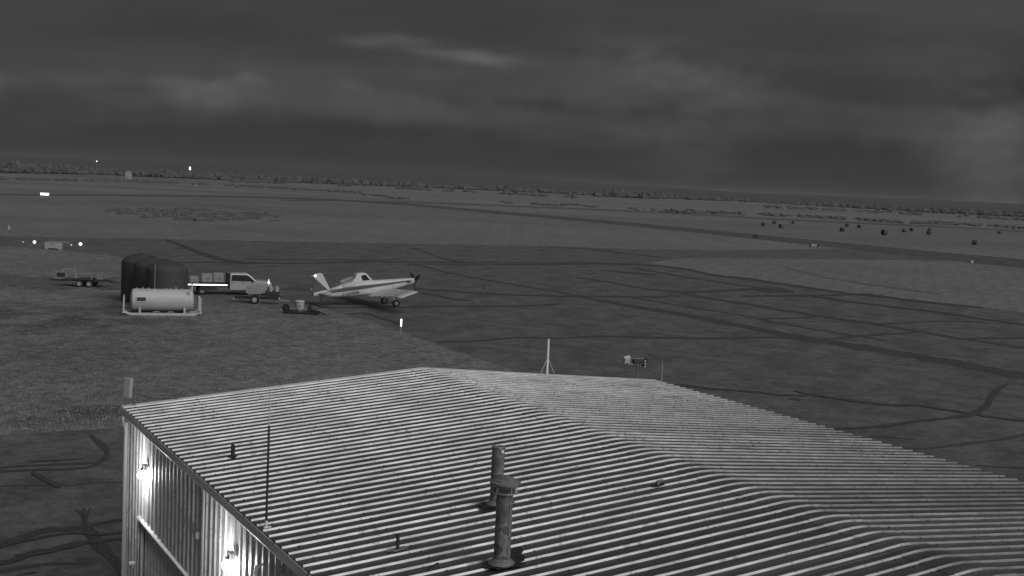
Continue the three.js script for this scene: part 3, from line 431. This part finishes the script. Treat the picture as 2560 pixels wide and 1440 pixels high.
  const loft = secs => { const p = [], u = [], id = [], n = secs[0][1].length; for (const [z, f] of secs) { f.forEach(([x, y], j) => { p.push(x, y, z); u.push(x, z); }); p.push(f[0][0], f[0][1], z); u.push(f[0][0], z); } for (let i = 0; i < secs.length - 1; i++) for (let j = 0; j < n; j++) { const k = i * (n + 1) + j; id.push(k, k + 1, k + n + 1, k + 1, k + n + 2, k + n + 1); } const c = p.length / 3; const l = secs[secs.length - 1], mx = l[1].reduce((a, q) => a + q[0], 0) / n, my = l[1].reduce((a, q) => a + q[1], 0) / n; p.push(mx, my, l[0]); u.push(0, 0); const b = (secs.length - 1) * (n + 1); for (let j = 0; j < n; j++) id.push(b + j, b + j + 1, c); const g = new THREE.BufferGeometry(); g.setAttribute('position', new THREE.Float32BufferAttribute(p, 3)); g.setAttribute('uv', new THREE.Float32BufferAttribute(u, 2)); g.setIndex(id); g.computeVertexNormals(); return g; };
  const wingAt = (z, fat = 1) => { const t = (z - .5) / 7.3; return foil(mix(-.08, -.56, t), mix(-2.46, -2.52, t), mix(1.60, 2.10, t), mix(.95, 1.60, t), .11 * fat); };
  for (const s of [1, -1]) {
    const f = g => { if (s < 0) { g.scale(1, 1, -1); const i = g.index; if (i) for (let k = 0; k < i.count; k += 3) { const a = i.getX(k); i.setX(k, i.getX(k + 1)); i.setX(k + 1, a); } g.computeVertexNormals(); } return g; };
    const w = part(plane, 'wing', f(loft([[.45, wingAt(.45)], [3, wingAt(3)], [6.45, wingAt(6.45)]])), M.planeWhite);
    part(w, 'tip_band', f(loft([[6.45, wingAt(6.45, 1.04)], [6.62, wingAt(6.62, 1.04)]])), M.planeDark);
    const tip = (z, k, dr) => wingAt(z, k).map(([x, y]) => [mix(-1.55, x, .4 + .6 * Math.min(1, k * 1.3)), y - dr]);
    part(w, 'wing_tip', f(loft([[6.62, wingAt(6.62)], [7.3, tip(7.3, .95, .01)], [7.65, tip(7.65, .75, .05)], [7.85, tip(7.85, .4, .12)]])), M.planeWhite);
    part(w, 'root_strip', f(loft([[.60, wingAt(.60, 1.05)], [.70, wingAt(.70, 1.05)]])), M.planeDark);
    // spray boom behind the trailing edge
    const boom = part(plane, 'spray_boom', bar(V(-2.75, .90, s * .75), V(-2.82, 1.36, s * 6.6), .03), M.midGrey);
    for (let i = 0; i < 6; i++) { const z = 1 + i * 1.08, t = (z - .5) / 7.3; part(boom, 'hanger', bar(V(-2.3, mix(1.12, 1.66, t), s * z), V(-2.78, mix(.9, 1.38, t), s * z), .022), M.pale); }
    // tailplane
    const tp = (z, k) => foil(mix(-5.95, -6.35, k), -7.15, 1.27 + k * .03, 1.21 + k * .03, .08);
    part(plane, 'tailplane', f(loft([[.08, tp(.08, 0)], [2.35, tp(2.35, .85)], [2.6, tp(2.6, 1.3)]])), M.planeWhite);
    // landing gear
    part(plane, 'gear_leg', beam(V(-.15, 1.35, s * .5), V(0, .40, s * 1.30), .22, .05), M.planeWhite);
    const wh = wheel(plane, 0, .37, s * 1.45, .37, .24, .17, M.rubber, M.midGrey);
  }
  // fin and rudder
  part(plane, 'fin', prism([[-6.02, 1.52], [-6.62, 2.62], [-6.80, 2.96], [-6.92, 3.03], [-7.32, 3.02], [-7.66, 2.80], [-7.62, 2.62], [-6.25, 1.50]], -.05, .05, .015), M.planeWhite);
  part(plane, 'rudder', prism([[-7.62, 2.60], [-7.76, .95], [-7.35, .93], [-6.6, 1.15], [-6.27, 1.48]], -.055, .055, .015), M.planeDark);
  part(plane, 'tail_lamp', new THREE.SphereGeometry(.12, 14, 10).translate(-7.52, 2.80, .05), M.glow);
  part(plane, 'tail_fairing', bar(V(-7.55, 2.80, 0), V(-7.85, 2.77, 0), .035), M.planeWhite);
  const tw = wheel(plane, -7.05, .16, 0, .16, .12, .07, M.rubber, M.midGrey); part(plane, 'tail_strut', bar(V(-7.05, .2, 0), V(-6.8, .9, 0), .035), M.darkMetal);
  // propeller, exhaust, chin
  const pr = part(plane, 'propeller', new THREE.SphereGeometry(.16, 16, 12).scale(1.5, 1, 1).translate(2.44, 2.36, 0), M.darkMetal);
  for (let i = 0; i < 3; i++) { const g = new THREE.BoxGeometry(.035, 1.2, .2, 1, 6, 1), p = g.attributes.position; for (let k = 0; k < p.count; k++) { const y = (p.getY(k) + .6) / 1.2, w = .55 + 1.1 * Math.sin(Math.PI * Math.min(1, .18 + y * .78)) - .5 * y, a = .9 - y * .5, x = p.getX(k), z = p.getZ(k) * w; p.setXYZ(k, x * Math.cos(a) + z * Math.sin(a), p.getY(k) + .74, -x * Math.sin(a) + z * Math.cos(a)); } g.computeVertexNormals(); g.rotateX((i === 0 ? Math.PI : i === 1 ? 1.0 : -1.0)); g.translate(2.46, 2.36, 0); part(pr, 'blade', g, M.dark); }
  for (const s of [1, -1]) part(plane, 'exhaust_stack', tube([V(1.9, 2.36, s * .3), V(1.8, 2.36, s * .48), V(1.5, 2.32, s * .54)], .075, 12, 10), M.darkMetal);
  part(plane, 'chin_intake', prism([[2.2, 2.14], [1.95, 1.86], [1.1, 1.62], [.6, 1.60], [.6, 1.75], [2.2, 2.2]], -.22, .22, .03), M.planeDark);
  part(plane, 'hopper_gate', rbox(.5, .3, .5, .06, -1.3, .98, 0), M.darkMetal);
}

// ───────────── tanks ─────────────
for (let i = 0; i < 3; i++) {
  const a = on(352, 752), t = i / 2, p = V(mix(a.x, -29.25 + .25, t), 0, mix(a.z, -99.9, t));
  const o = thing('water_tank', ['black upright storage tank farthest from the white fuel tank', 'black upright storage tank in the middle of three', 'black upright storage tank right behind the white fuel tank'][i], 'storage tank', p, i * .4, 'black upright storage tanks');
  const pts = [[0, 0], [1.68, 0], [1.72, .05]]; for (let k = 0; k < 7; k++) { const y = .35 + k * .5; pts.push([1.72, y - .05], [1.695, y], [1.72, y + .05]); } pts.push([1.72, 3.52], [1.60, 3.74], [1.25, 3.98], [.75, 4.14], [.32, 4.2], [.3, 4.26], [0, 4.27]);
  part(o, 'shell', new THREE.LatheGeometry(pts.map(q => new THREE.Vector2(...q)), 40), M.blackPoly); part(o, 'lid', cyl(.26, .24, .07, 0, 4.29, 0, 20), M.dark);
}
{
  const o = thing('fuel_tank', 'white horizontal cylinder fuel tank on a white skid', 'fuel tank', on(405, 786), 18 * Math.PI / 180), L = 4.75, R = .9, cy = 1.2;
  const prof = [[0, -L / 2 - .16], [.45, -L / 2 - .12], [.78, -L / 2 - .02], [R, -L / 2 + .12], [R, L / 2 - .12], [.78, L / 2 + .02], [.45, L / 2 + .12], [0, L / 2 + .16]].map(q => new THREE.Vector2(...q));
  const sh = part(o, 'shell', new THREE.LatheGeometry(prof, 40).rotateZ(-Math.PI / 2).translate(0, cy, 0), M.tankWhite);
  part(sh, 'end_band', new THREE.TorusGeometry(R, .02, 6, 40).rotateY(Math.PI / 2).translate(-L / 2 + .25, cy, 0), M.tankWhite);
  part(sh, 'end_band', new THREE.TorusGeometry(R, .02, 6, 40).rotateY(Math.PI / 2).translate(L / 2 - .2, cy, 0), M.tankWhite);
  { const q = new THREE.CylinderGeometry(R + .012, R + .012, .86, 12, 1, true, 1.62 - .05, .52).rotateZ(-Math.PI / 2); /* placard frame */ }
  const plate = (w, h, x, y, d, m, nm) => { const a = Math.asin((y - cy) / R), g = new THREE.BoxGeometry(w, h, .02); g.rotateX(-a).translate(x, cy + (R + d) * Math.sin(a), (R + d) * Math.cos(a)); return part(sh, nm, g, m); };
  plate(.86, .42, -1.66, 1.32, .012, M.white, 'placard_frame'); plate(.72, .30, -1.66, 1.32, .026, M.dark, 'placard');
  for (const [x, r, h] of [[-2.0, .05, .1], [-1.55, .05, .14], [-1.1, .06, .1], [.25, .06, .08], [.65, .05, .08], [1.05, .07, .16], [1.55, .05, .08]]) part(o, 'fitting', cyl(r, r, h, x, cy + R + h / 2 - .01, 0, 12), M.whiteDull);
  part(o, 'vent_pipe', [cyl(.035, .035, 2.1, -.62, cy + R + 1.04, 0, 10), cyl(.07, .05, .09, -.62, cy + R + .05, 0, 12)], M.midGrey);
  part(o, 'fill_pipe', [bar(V(2.3, cy + .6, .3), V(2.32, cy + R + .5, .3), .07, 12), bar(V(2.05, cy + R - .02, .2), V(2.28, cy + R + .05, .3), .05)], M.white);
  part(o, 'pump', rbox(.25, .3, .3, .04, 2.05, cy + .62, .62), M.whiteDull);
  // skid with crash posts
  const sk = part(o, 'skid', [-.75, .75].map(z => beam(V(-2.55, .10, z), V(2.55, .10, z), .16, .2)), M.skid);
  for (const z of [-.75, .75]) for (const s of [-1, 1]) part(sk, 'skid_end', beam(V(s * 2.5, .08, z), V(s * 3.0, .28, z * .95), .14, .16), M.skid);
  for (const x of [-2.98, 2.98]) part(sk, 'cross_beam', box(.12, .12, 1.9, x, .26, 0), M.skid);
  for (const [x, z] of [[-3.0, .85], [-2.98, -.85], [3.0, .85], [2.98, -.85]]) part(o, 'crash_post', [box(.12, 1.3, .12, x, .9 - .05, z), box(.3, .05, .24, x, .22, z)], M.skid);
  for (const x of [-1.75, 1.75]) part(o, 'saddle', [box(.16, .52, .14, x, .42, .68), box(.16, .52, .14, x, .42, -.68), box(.14, .25, 1.4, x, .28, 0)], M.skid);
  for (const x of [-.45, .65]) part(sk, 'lift_pocket', [box(.4, .04, .1, x, .3, .76), box(.04, .12, .1, x - .2, .25, .76), box(.04, .12, .1, x + .2, .25, .76)], M.skid);
}

// ───────────── flatbed truck and its load ─────────────
{
  const c0 = on(571, 735.5), turn = 20 * Math.PI / 180, truck = thing('flatbed_truck', 'light crew cab truck with a strip tilted to mirror the sun along its flat deck', 'truck', c0, turn);
  const tp = g => { const p = g.attributes.position; for (let i = 0; i < p.count; i++) { const y = p.getY(i), k = 1 - .17 * clamp((y - 1.38) / .74, 0, 1); p.setZ(i, p.getZ(i) * k); } g.computeVertexNormals(); return g; };
  const arch = (cx, r) => { const o = []; for (let i = 0; i <= 8; i++) { const a = Math.PI * i / 8; o.push([cx + r * Math.cos(a), .55 + r * Math.sin(a) * .95]); } return o; };
  const body = part(truck, 'cab', tp(prism([[0, .52], [0, 1.38], [.03, 1.98], [.12, 2.10], [1.62, 2.12], [1.85, 2.04], [2.55, 1.42], [3.55, 1.36], [3.95, 1.27], [4.05, 1.05], [4.05, .55], ...arch(3.25, .5), [.3, .52]], -1.0, 1.0, .03)), M.truckPaint);
  for (const s of [1, -1]) { const z = a => s > 0 ? [a, a + .012] : [-a - .012, -a];
    part(body, 'side_window', tp(prism([[.16, 1.44], [.18, 1.92], [.3, 1.98], [1.55, 1.98], [1.78, 1.9], [2.38, 1.42], [2.2, 1.38], [.4, 1.42]], ...z(1.0))), M.glassDark);
    const dr = part(body, 'rear_door', prism([[.16, .62], [.16, 1.36], [1.08, 1.36], [1.08, .62]], ...z(.994)), M.truckPaint); part(dr, 'handle', box(.2, .045, .03, .3, 1.24, s * 1.015), M.dark);
    const df = part(body, 'front_door', prism([[1.12, .62], [1.12, 1.36], [2.3, 1.36], [2.35, 1.1], [2.2, .62]], ...z(.994)), M.truckPaint); part(df, 'handle', box(.2, .045, .03, 1.28, 1.24, s * 1.015), M.dark);
    part(body, 'mirror', rbox(.12, .24, .2, .03, 2.2, 1.42, s * 1.12), M.dark);
    part(body, 'wheel_arch', tp(prism([...arch(3.25, .56), ...arch(3.25, .47).reverse()], ...z(.996))), M.dark);
    part(truck, 'headlight', rbox(.1, .18, .34, .03, 4.03, 1.06, s * .78), M.glassDark);
    part(truck, 'running_board', box(2.3, .06, .18, 1.2, .42, s * .98), M.dark);
  }
  part(body, 'windscreen', tp(prism([[1.88, 2.03], [1.90, 2.045], [2.55, 1.46], [2.52, 1.45]], -.9, .9)), M.glassDark);
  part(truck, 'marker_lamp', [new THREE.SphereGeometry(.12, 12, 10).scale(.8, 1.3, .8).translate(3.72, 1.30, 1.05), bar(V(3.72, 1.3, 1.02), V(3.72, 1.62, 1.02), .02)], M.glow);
  part(truck, 'grille', box(.04, .42, 1.2, 4.05, .95, 0), M.dark); part(truck, 'bumper', rbox(.16, .26, 1.98, .04, 4.1, .58, 0), M.midGrey);
  const deck = part(truck, 'deck', [box(3.9, .09, 2.3, -2.1, 1.0, 0), box(3.7, .2, .9, -2.0, .82, 0)], M.darkMetal);
  part(deck, 'mirror_strip', prism([[1.15, .94], [1.20, .94], [1.155, 1.06], [1.15, 1.06]].map(([z, y]) => [-z, y]), -4.0, -.26).rotateY(Math.PI / 2).translate(0, 0, 0), M.chrome);  // bright strip shaped as a tilted mirror that catches the sun
  part(truck, 'headboard', [box(.06, 1.0, 2.0, -.16, 1.53, 0), box(.05, .05, 2.1, -.16, 2.06, 0)], M.darkMetal);
  part(truck, 'under_box', rbox(1.6, .42, .4, .03, -2.0, .70, .85), M.dark);
  for (const [x, s] of [[3.25, 1], [3.25, -1], [-2.6, 1], [-2.6, -1]]) wheel(truck, x, .41, s * .86, .41, .27, .22, M.rubber, M.midGrey);
  // bulk containers on the deck
  const tote = (x, z, w, h, lab, nm = 'bulk_container') => { const q = V(x, 1.046, z).applyAxisAngle(V(0, 1, 0), turn).add(c0); const o = thing(nm, lab, 'container', q, turn, 'bulk containers on the truck deck');
    part(o, 'bottle', rbox(w * .94, h * .8, .94, .08, 0, h * .54, 0), M.tote); part(o, 'pallet', [box(w, .06, 1, 0, .11, 0), ...[-1, 0, 1].map(k => box(.12, .09, 1, k * (w / 2 - .06), .045, 0))], M.dark);
    part(o, 'cap', cyl(.11, .11, .05, 0, h * .955, 0, 14), M.midGrey); const cg = []; for (let k = 0; k <= 4; k++) cg.push(box(.018, h * .8, .018, -w / 2 + w * k / 4, h * .54, .5), box(.018, h * .8, .018, -w / 2 + w * k / 4, h * .54, -.5)); for (let k = 0; k < 4; k++) cg.push(box(w, .018, .018, 0, h * (.2 + k * .23), .5), box(w, .018, .018, 0, h * (.2 + k * .23), -.5)); part(o, 'cage', cg, M.pale); part(o, 'label_plate', box(w * .34, h * .28, .012, w * .12, h * .5, .515), M.midGrey); };
  tote(-1.05, .25, 1.0, 1.12, 'pale caged bulk container on the truck deck next to the headboard'); tote(-2.15, .25, 1.05, 1.04, 'pale caged bulk container in the middle of the truck deck'); tote(-3.35, .3, .82, .72, 'low pale caged bulk container at the tail of the truck deck');
}
// ───────────── pump trailer ─────────────
{
  const o = thing('pump_trailer', 'low trailer carrying a pale hopper and a dark pump engine', 'trailer', on(640, 758), 6 * Math.PI / 180);
  part(o, 'frame', [beam(V(-1.9, .5, .6), V(2.0, .5, .6), .08, .12), beam(V(-1.9, .5, -.6), V(2.0, .5, -.6), .08, .12), box(.08, .1, 1.2, -1.9, .5, 0), box(.08, .1, 1.2, 0, .5, 0), box(.08, .1, 1.2, 2, .5, 0)], M.darkMetal);
  part(o, 'drawbar', [beam(V(2, .46, .5), V(3.0, .3, 0), .08, .1), beam(V(2, .46, -.5), V(3.0, .3, 0), .08, .1)], M.midGrey);
  for (const s of [1, -1]) { wheel(o, -.05, .4, s * .82, .4, .24, .22, M.rubber, M.pale); part(o, 'mudguard', prism([[-.55, .62], [-.45, .86], [.35, .86], [.45, .62], [.38, .62], [.3, .8], [-.4, .8], [-.48, .62]], s > 0 ? .7 : -.96, s > 0 ? .96 : -.7), M.darkMetal); }
  const hop = part(o, 'hopper', prism([[-.92, .98], [-.88, 1.62], [1.0, 1.72], [.98, 1.28], [.45, .90], [-.6, .82]], -.5, .5, .05), M.tote); for (let i = 0; i < 5; i++) part(hop, 'rib', box(.03, .6, .02, -.6 + i * .33, 1.26, .505), M.midGrey);
  part(o, 'hopper_leg', [bar(V(-.6, .5, .45), V(-.6, .95, .45), .03), bar(V(.2, .5, .45), V(.2, .95, .45), .03), bar(V(-.6, .5, -.45), V(-.6, .95, -.45), .03), bar(V(.2, .5, -.45), V(.2, .95, -.45), .03)], M.midGrey);
  part(o, 'engine', [rbox(1.1, .55, .8, .06, 1.45, .82, 0), rbox(.5, .2, .5, .04, 1.5, 1.15, 0)], M.dark); part(o, 'radiator', rbox(.12, .6, .8, .03, 2.02, .85, 0), M.darkMetal);
  for (const [x, r] of [[1.32, .2], [1.85, .2]]) { part(o, 'canister', [cyl(r, r, .42, x, 1.36, .1, 16), cyl(r * .6, r * .4, .1, x, 1.61, .1, 14)], M.pale); }
  part(o, 'jack_post', [bar(V(.42, 0, .85), V(.42, 1.0, .85), .035), cyl(.1, .1, .03, .42, .015, .85)], M.midGrey);
  part(o, 'marker_reflector', new THREE.SphereGeometry(.05, 10, 8).translate(-1.94, .42, .66), M.glowSoft); part(o, 'marker_reflector', new THREE.SphereGeometry(.05, 10, 8).translate(2.15, .6, .66), M.glowSoft);  // reflectors, no lamps; faint emission replaces the light they return
}
// ───────────── mixing skid with drum ─────────────
{
  const p = on(752, 784), tn = 3 * Math.PI / 180, o = thing('equipment_skid', 'low dark skid of pumps and hoses beside the white drum', 'equipment skid', p, tn);
  part(o, 'deck', [box(3.0, .08, 1.3, .1, .16, 0), box(3.0, .12, .08, .1, .06, .5), box(3.0, .12, .08, .1, .06, -.5)], M.darkMetal);
  part(o, 'reel', [new THREE.TorusGeometry(.26, .08, 8, 20).translate(-1.25, .5, .3), new THREE.CylinderGeometry(.14, .14, .3, 14).rotateX(Math.PI / 2).translate(-1.25, .5, .3)], M.rubber); part(o, 'reel_stand', [bar(V(-1.45, .18, .3), V(-1.25, .5, .3), .03), bar(V(-1.05, .18, .3), V(-1.25, .5, .3), .03)], M.darkMetal);
  part(o, 'pump', [rbox(.42, .44, .5, .06, .78, .42, .1), cyl(.1, .1, .25, .78, .74, .1, 14)], M.dark); part(o, 'motor', new THREE.CylinderGeometry(.15, .15, .45, 16).rotateZ(Math.PI / 2).translate(1.15, .36, .2), M.darkMetal);
  part(o, 'hose', tube([V(.9, .4, .3), V(1.3, .26, .45), V(1.6, .25, .2), V(1.35, .26, -.1), V(1.7, .12, -.3), V(2.1, .05, .1)], .045, 40, 8), M.rubber); part(o, 'hose', tube([V(-.3, .3, .5), V(-.8, .26, .45), V(-1.1, .28, .2), V(-.7, .26, -.1)], .04, 30, 8), M.rubber);
  const d = thing('white_drum', 'white open drum standing on the dark equipment skid', 'drum', V(-.12, .2, .05).applyAxisAngle(V(0, 1, 0), tn).add(p));
  part(d, 'shell', new THREE.LatheGeometry([[0, .02], [.36, 0], [.38, .3], [.37, .33], [.39, .36], [.40, .62], [.39, .65], [.40, .68], [.40, .84]].map(q => new THREE.Vector2(...q)), 28), M.whiteDull); part(d, 'lid', [cyl(.43, .43, .06, 0, .87, 0, 28), cyl(.43, .3, .05, 0, .92, 0, 28)], M.white);
  part(d, 'valve', rbox(.09, .09, .08, .02, .08, .5, .41), M.dark); part(d, 'stand_leg', [bar(V(-.3, 0, .3), V(-.3, .3, .3), .025), bar(V(.3, 0, .3), V(.3, .3, .3), .025)], M.midGrey);
}
// ───────────── tandem trailer far left ─────────────
{
  const o = thing('tandem_trailer', 'grey tandem axle trailer loaded with boxes and rails', 'trailer', on(216, 716), 4 * Math.PI / 180);
  part(o, 'frame', [beam(V(-2.2, .62, .8), V(2.0, .62, .8), .08, .12), beam(V(-2.2, .62, -.8), V(2.0, .62, -.8), .08, .12), box(4.2, .05, 1.6, -.1, .7, 0)], M.darkMetal); part(o, 'drawbar', [beam(V(2, .58, .6), V(3.1, .45, 0), .08, .1), beam(V(2, .58, -.6), V(3.1, .45, 0), .08, .1)], M.darkMetal);
  for (const x of [-.42, .52]) for (const s of [1, -1]) wheel(o, x, .33, s * .95, .33, .22, .2, M.tyreDusty, M.pale);
  part(o, 'mudguard', [box(2.0, .05, .26, .05, .74, .95), box(2.0, .05, .26, .05, .74, -.95)], M.darkMetal);
  part(o, 'side_rail', [bar(V(-.8, 1.35, .8), V(.75, 1.32, .8), .03), bar(V(-.8, .72, .8), V(-.8, 1.35, .8), .03), bar(V(.7, .72, .8), V(.7, 1.32, .8), .03)], M.pale);
  part(o, 'tool_chest', [rbox(.6, .55, 1.0, .04, 1.35, 1.02, 0), rbox(.25, .2, .3, .03, 1.55, 1.4, .2)], M.midGrey);
  const g = thing('generator_box', 'grey generator box with a dark louvre panel by the trailer', 'generator', on(163, 702), 4 * Math.PI / 180);
  part(g, 'housing', rbox(1.35, .85, .9, .04, -.35, .6, 0), M.midGrey); part(g, 'louvre', box(.8, .42, .03, -.3, .65, .46), M.dark); part(g, 'top_rail', [bar(V(-.1, 1.25, .3), V(1.1, 1.25, .3), .035), bar(V(-.1, .2, .3), V(-.1, 1.25, .3), .035), bar(V(1.1, 0, .3), V(1.1, 1.25, .3), .035)], M.pale); part(g, 'skid_foot', [box(1.3, .18, .08, -.35, .09, .35), box(1.3, .18, .08, -.35, .09, -.35)], M.darkMetal);
}

// ───────────── lights, markers, signs ─────────────
{
  const b = thing('barrier_block', 'white moulded barrier block with arched underside by the taxiway', 'barrier', on(134, 624), 4 * Math.PI / 180);
  part(b, 'body', prism([[-1.1, 0], [-1.18, .98], [1.18, .98], [1.12, 0], [.85, .0], [.5, .2], [-.5, .22], [-.8, .02]], -.3, .3, .04), M.whiteDull); part(b, 'slot', box(.3, .12, .02, -.2, .8, .3), M.dark); part(b, 'groove', box(1.9, .04, .015, 0, .55, .3), M.midGrey);
  const r = thing('low_rail', 'pale low rail on short legs behind the barrier block', 'rail', on(150, 612), 2 * Math.PI / 180); part(r, 'rail', beam(V(-1.7, .45, 0), V(1.4, .45, 0), .06, .1), M.pale); for (const x of [-1.5, -.1, 1.2]) part(r, 'leg', bar(V(x, 0, 0), V(x, .42, 0), .03), M.midGrey);
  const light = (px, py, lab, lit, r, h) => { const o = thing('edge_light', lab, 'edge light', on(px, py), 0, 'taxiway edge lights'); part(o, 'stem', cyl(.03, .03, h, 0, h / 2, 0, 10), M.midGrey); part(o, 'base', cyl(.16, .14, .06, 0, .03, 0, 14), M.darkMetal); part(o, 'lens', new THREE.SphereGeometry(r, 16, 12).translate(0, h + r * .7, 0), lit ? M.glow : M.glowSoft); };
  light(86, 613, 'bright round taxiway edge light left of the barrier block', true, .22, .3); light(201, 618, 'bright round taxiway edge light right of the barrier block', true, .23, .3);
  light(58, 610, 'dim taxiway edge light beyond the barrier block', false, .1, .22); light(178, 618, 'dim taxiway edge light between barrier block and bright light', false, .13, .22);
  const m = thing('marker_post', 'reflective white marker tube with added glow on a thin stake at grass edge', 'marker post', on(1002, 834)); part(m, 'stake', [cyl(.035, .035, .56, 0, .28, 0, 10), cyl(.012, .008, .3, 0, 1.28, 0, 8)], M.whiteDull); part(m, 'tube', cyl(.065, .065, .58, 0, .85, 0, 14), M.glow);  // tube is a reflector; emission added to make it look bright
  const s = thing('runway_sign', 'lit white runway sign board standing in the far infield', 'sign', on(112, 491)); part(s, 'board', rbox(3.3, .95, .25, .04, 0, .85, 0), M.midGrey); part(s, 'face', box(3.2, .86, .03, 0, .85, .135), M.glow); part(s, 'leg', box(.1, .4, .1, -1.2, .2, 0), M.midGrey); part(s, 'leg', box(.1, .4, .1, 1.2, .2, 0), M.midGrey);
  const g1 = thing('guidance_sign', 'small dark sign box standing by the runway edge', 'sign', on(1889, 598)); part(g1, 'board', rbox(1.3, .85, .3, .04, 0, .75, 0), M.dark); for (const x of [-.45, .45]) part(g1, 'leg', box(.08, .35, .08, x, .17, 0), M.darkMetal);
  const g2 = thing('guidance_sign', 'pale sign panel between two dark posts near the taxiway', 'sign', on(2035, 618)); part(g2, 'panel', box(1.5, .55, .1, 0, .55, 0), M.pale); for (const x of [-.95, .95]) part(g2, 'post', box(.38, .95, .25, x, .475, 0), M.dark);
  const g3 = thing('guidance_sign', 'small pale sign at the far edge of the taxiway grass', 'sign', on(2430, 660)); part(g3, 'panel', rbox(.6, .6, .2, .03, 0, .45, 0), M.whiteDull); part(g3, 'post', box(.15, .7, .15, .5, .35, 0), M.dark);
  const c = thing('marker_cone', 'small pale marker cone out on the far field', 'cone', on(490, 465)); part(c, 'cone', cyl(.75, .2, 1.5, 0, .75, 0, 14), M.pale); part(c, 'foot', box(1.6, .08, 1.6, 0, .04, 0), M.midGrey);
  const e = thing('marker_cone', 'small pale marker cone on the infield near the taxiway', 'cone', on(22, 574)); part(e, 'cone', cyl(.28, .1, .8, 0, .4, 0, 14), M.pale); part(e, 'foot', box(.6, .05, .6, 0, .03, 0), M.midGrey);
  for (const [px, py, d, w, h, lab] of [[242, 403, 1250, .9, 1.0, 'small bright yard light on a pole among the far trees'], [475, 421, 1000, 1.0, 2.6, 'tall bright yard light on a pole before the far woods']]) { const q = atDepth(px, py, d), o = thing('yard_light', lab, 'yard light', V(q.x, 0, q.z), 0, 'far yard lights'); part(o, 'pole', cyl(.15, .1, q.y, 0, q.y / 2, 0, 8), M.midGrey); part(o, 'lamp', rbox(w * 1.3, h, .8, .2, 0, q.y, 0), M.glow); }
  const f = atDepth(322, 424, 1350), sh = thing('far_shed', 'small white shed among the far trees', 'shed', V(f.x, 0, f.z)); part(sh, 'wall', box(5.6, 7.6, 5, 0, 3.8, 0), M.whiteDull); part(sh, 'roof', prism([[-3, 7.5], [0, 8.9], [3, 7.5]], -2.7, 2.7), M.pale); part(sh, 'door', box(1.6, 2.6, .05, -.6, 1.3, 2.53), M.midGrey);
}
// ───────────── hay bales ─────────────
{
  const proto = new THREE.Group(); const pts = [[0, -.65], [.7, -.65], [.8, -.55], [.8, .55], [.7, .65], [0, .65]].map(q => new THREE.Vector2(...q)); part(proto, 'roll', new THREE.LatheGeometry(pts, 24).rotateX(Math.PI / 2).translate(0, .78, 0), M.hay); part(proto, 'wrap', new THREE.CylinderGeometry(.808, .808, .35, 24, 1, true).rotateX(Math.PI / 2).translate(0, .78, .2), M.soil);
  const R = rng(12);
  for (const [px, py, s] of [[1908, 565, 1], [1936, 560, 1], [1952, 570, 1.05], [1982, 560, .95], [2105, 579, 1.05], [2117, 567, 1], [2148, 570, 1], [2210, 588, 1.35], [2260, 581, 1], [2279, 578, 1], [2322, 587, 1.05], [2323, 577, .9], [2436, 612, 1], [2498, 585, .9]]) {
    const o = proto.clone(); o.name = numbered('hay_bale'); o.position.copy(on(px, py)); o.rotation.y = R() * 3.1; o.scale.setScalar(s); scene.add(o); tag(o, s > 1.2 ? 'largest round hay bale in the mown field' : px === 2436 ? 'lone round hay bale closest to the taxiway' : 'small round hay bale among others in the mown field', 'hay bale', 'round hay bales in the mown field');
  }
}
scene.fog = new THREE.FogExp2(0x9a9a9a, 0.000035);
renderer.render(scene, camera);
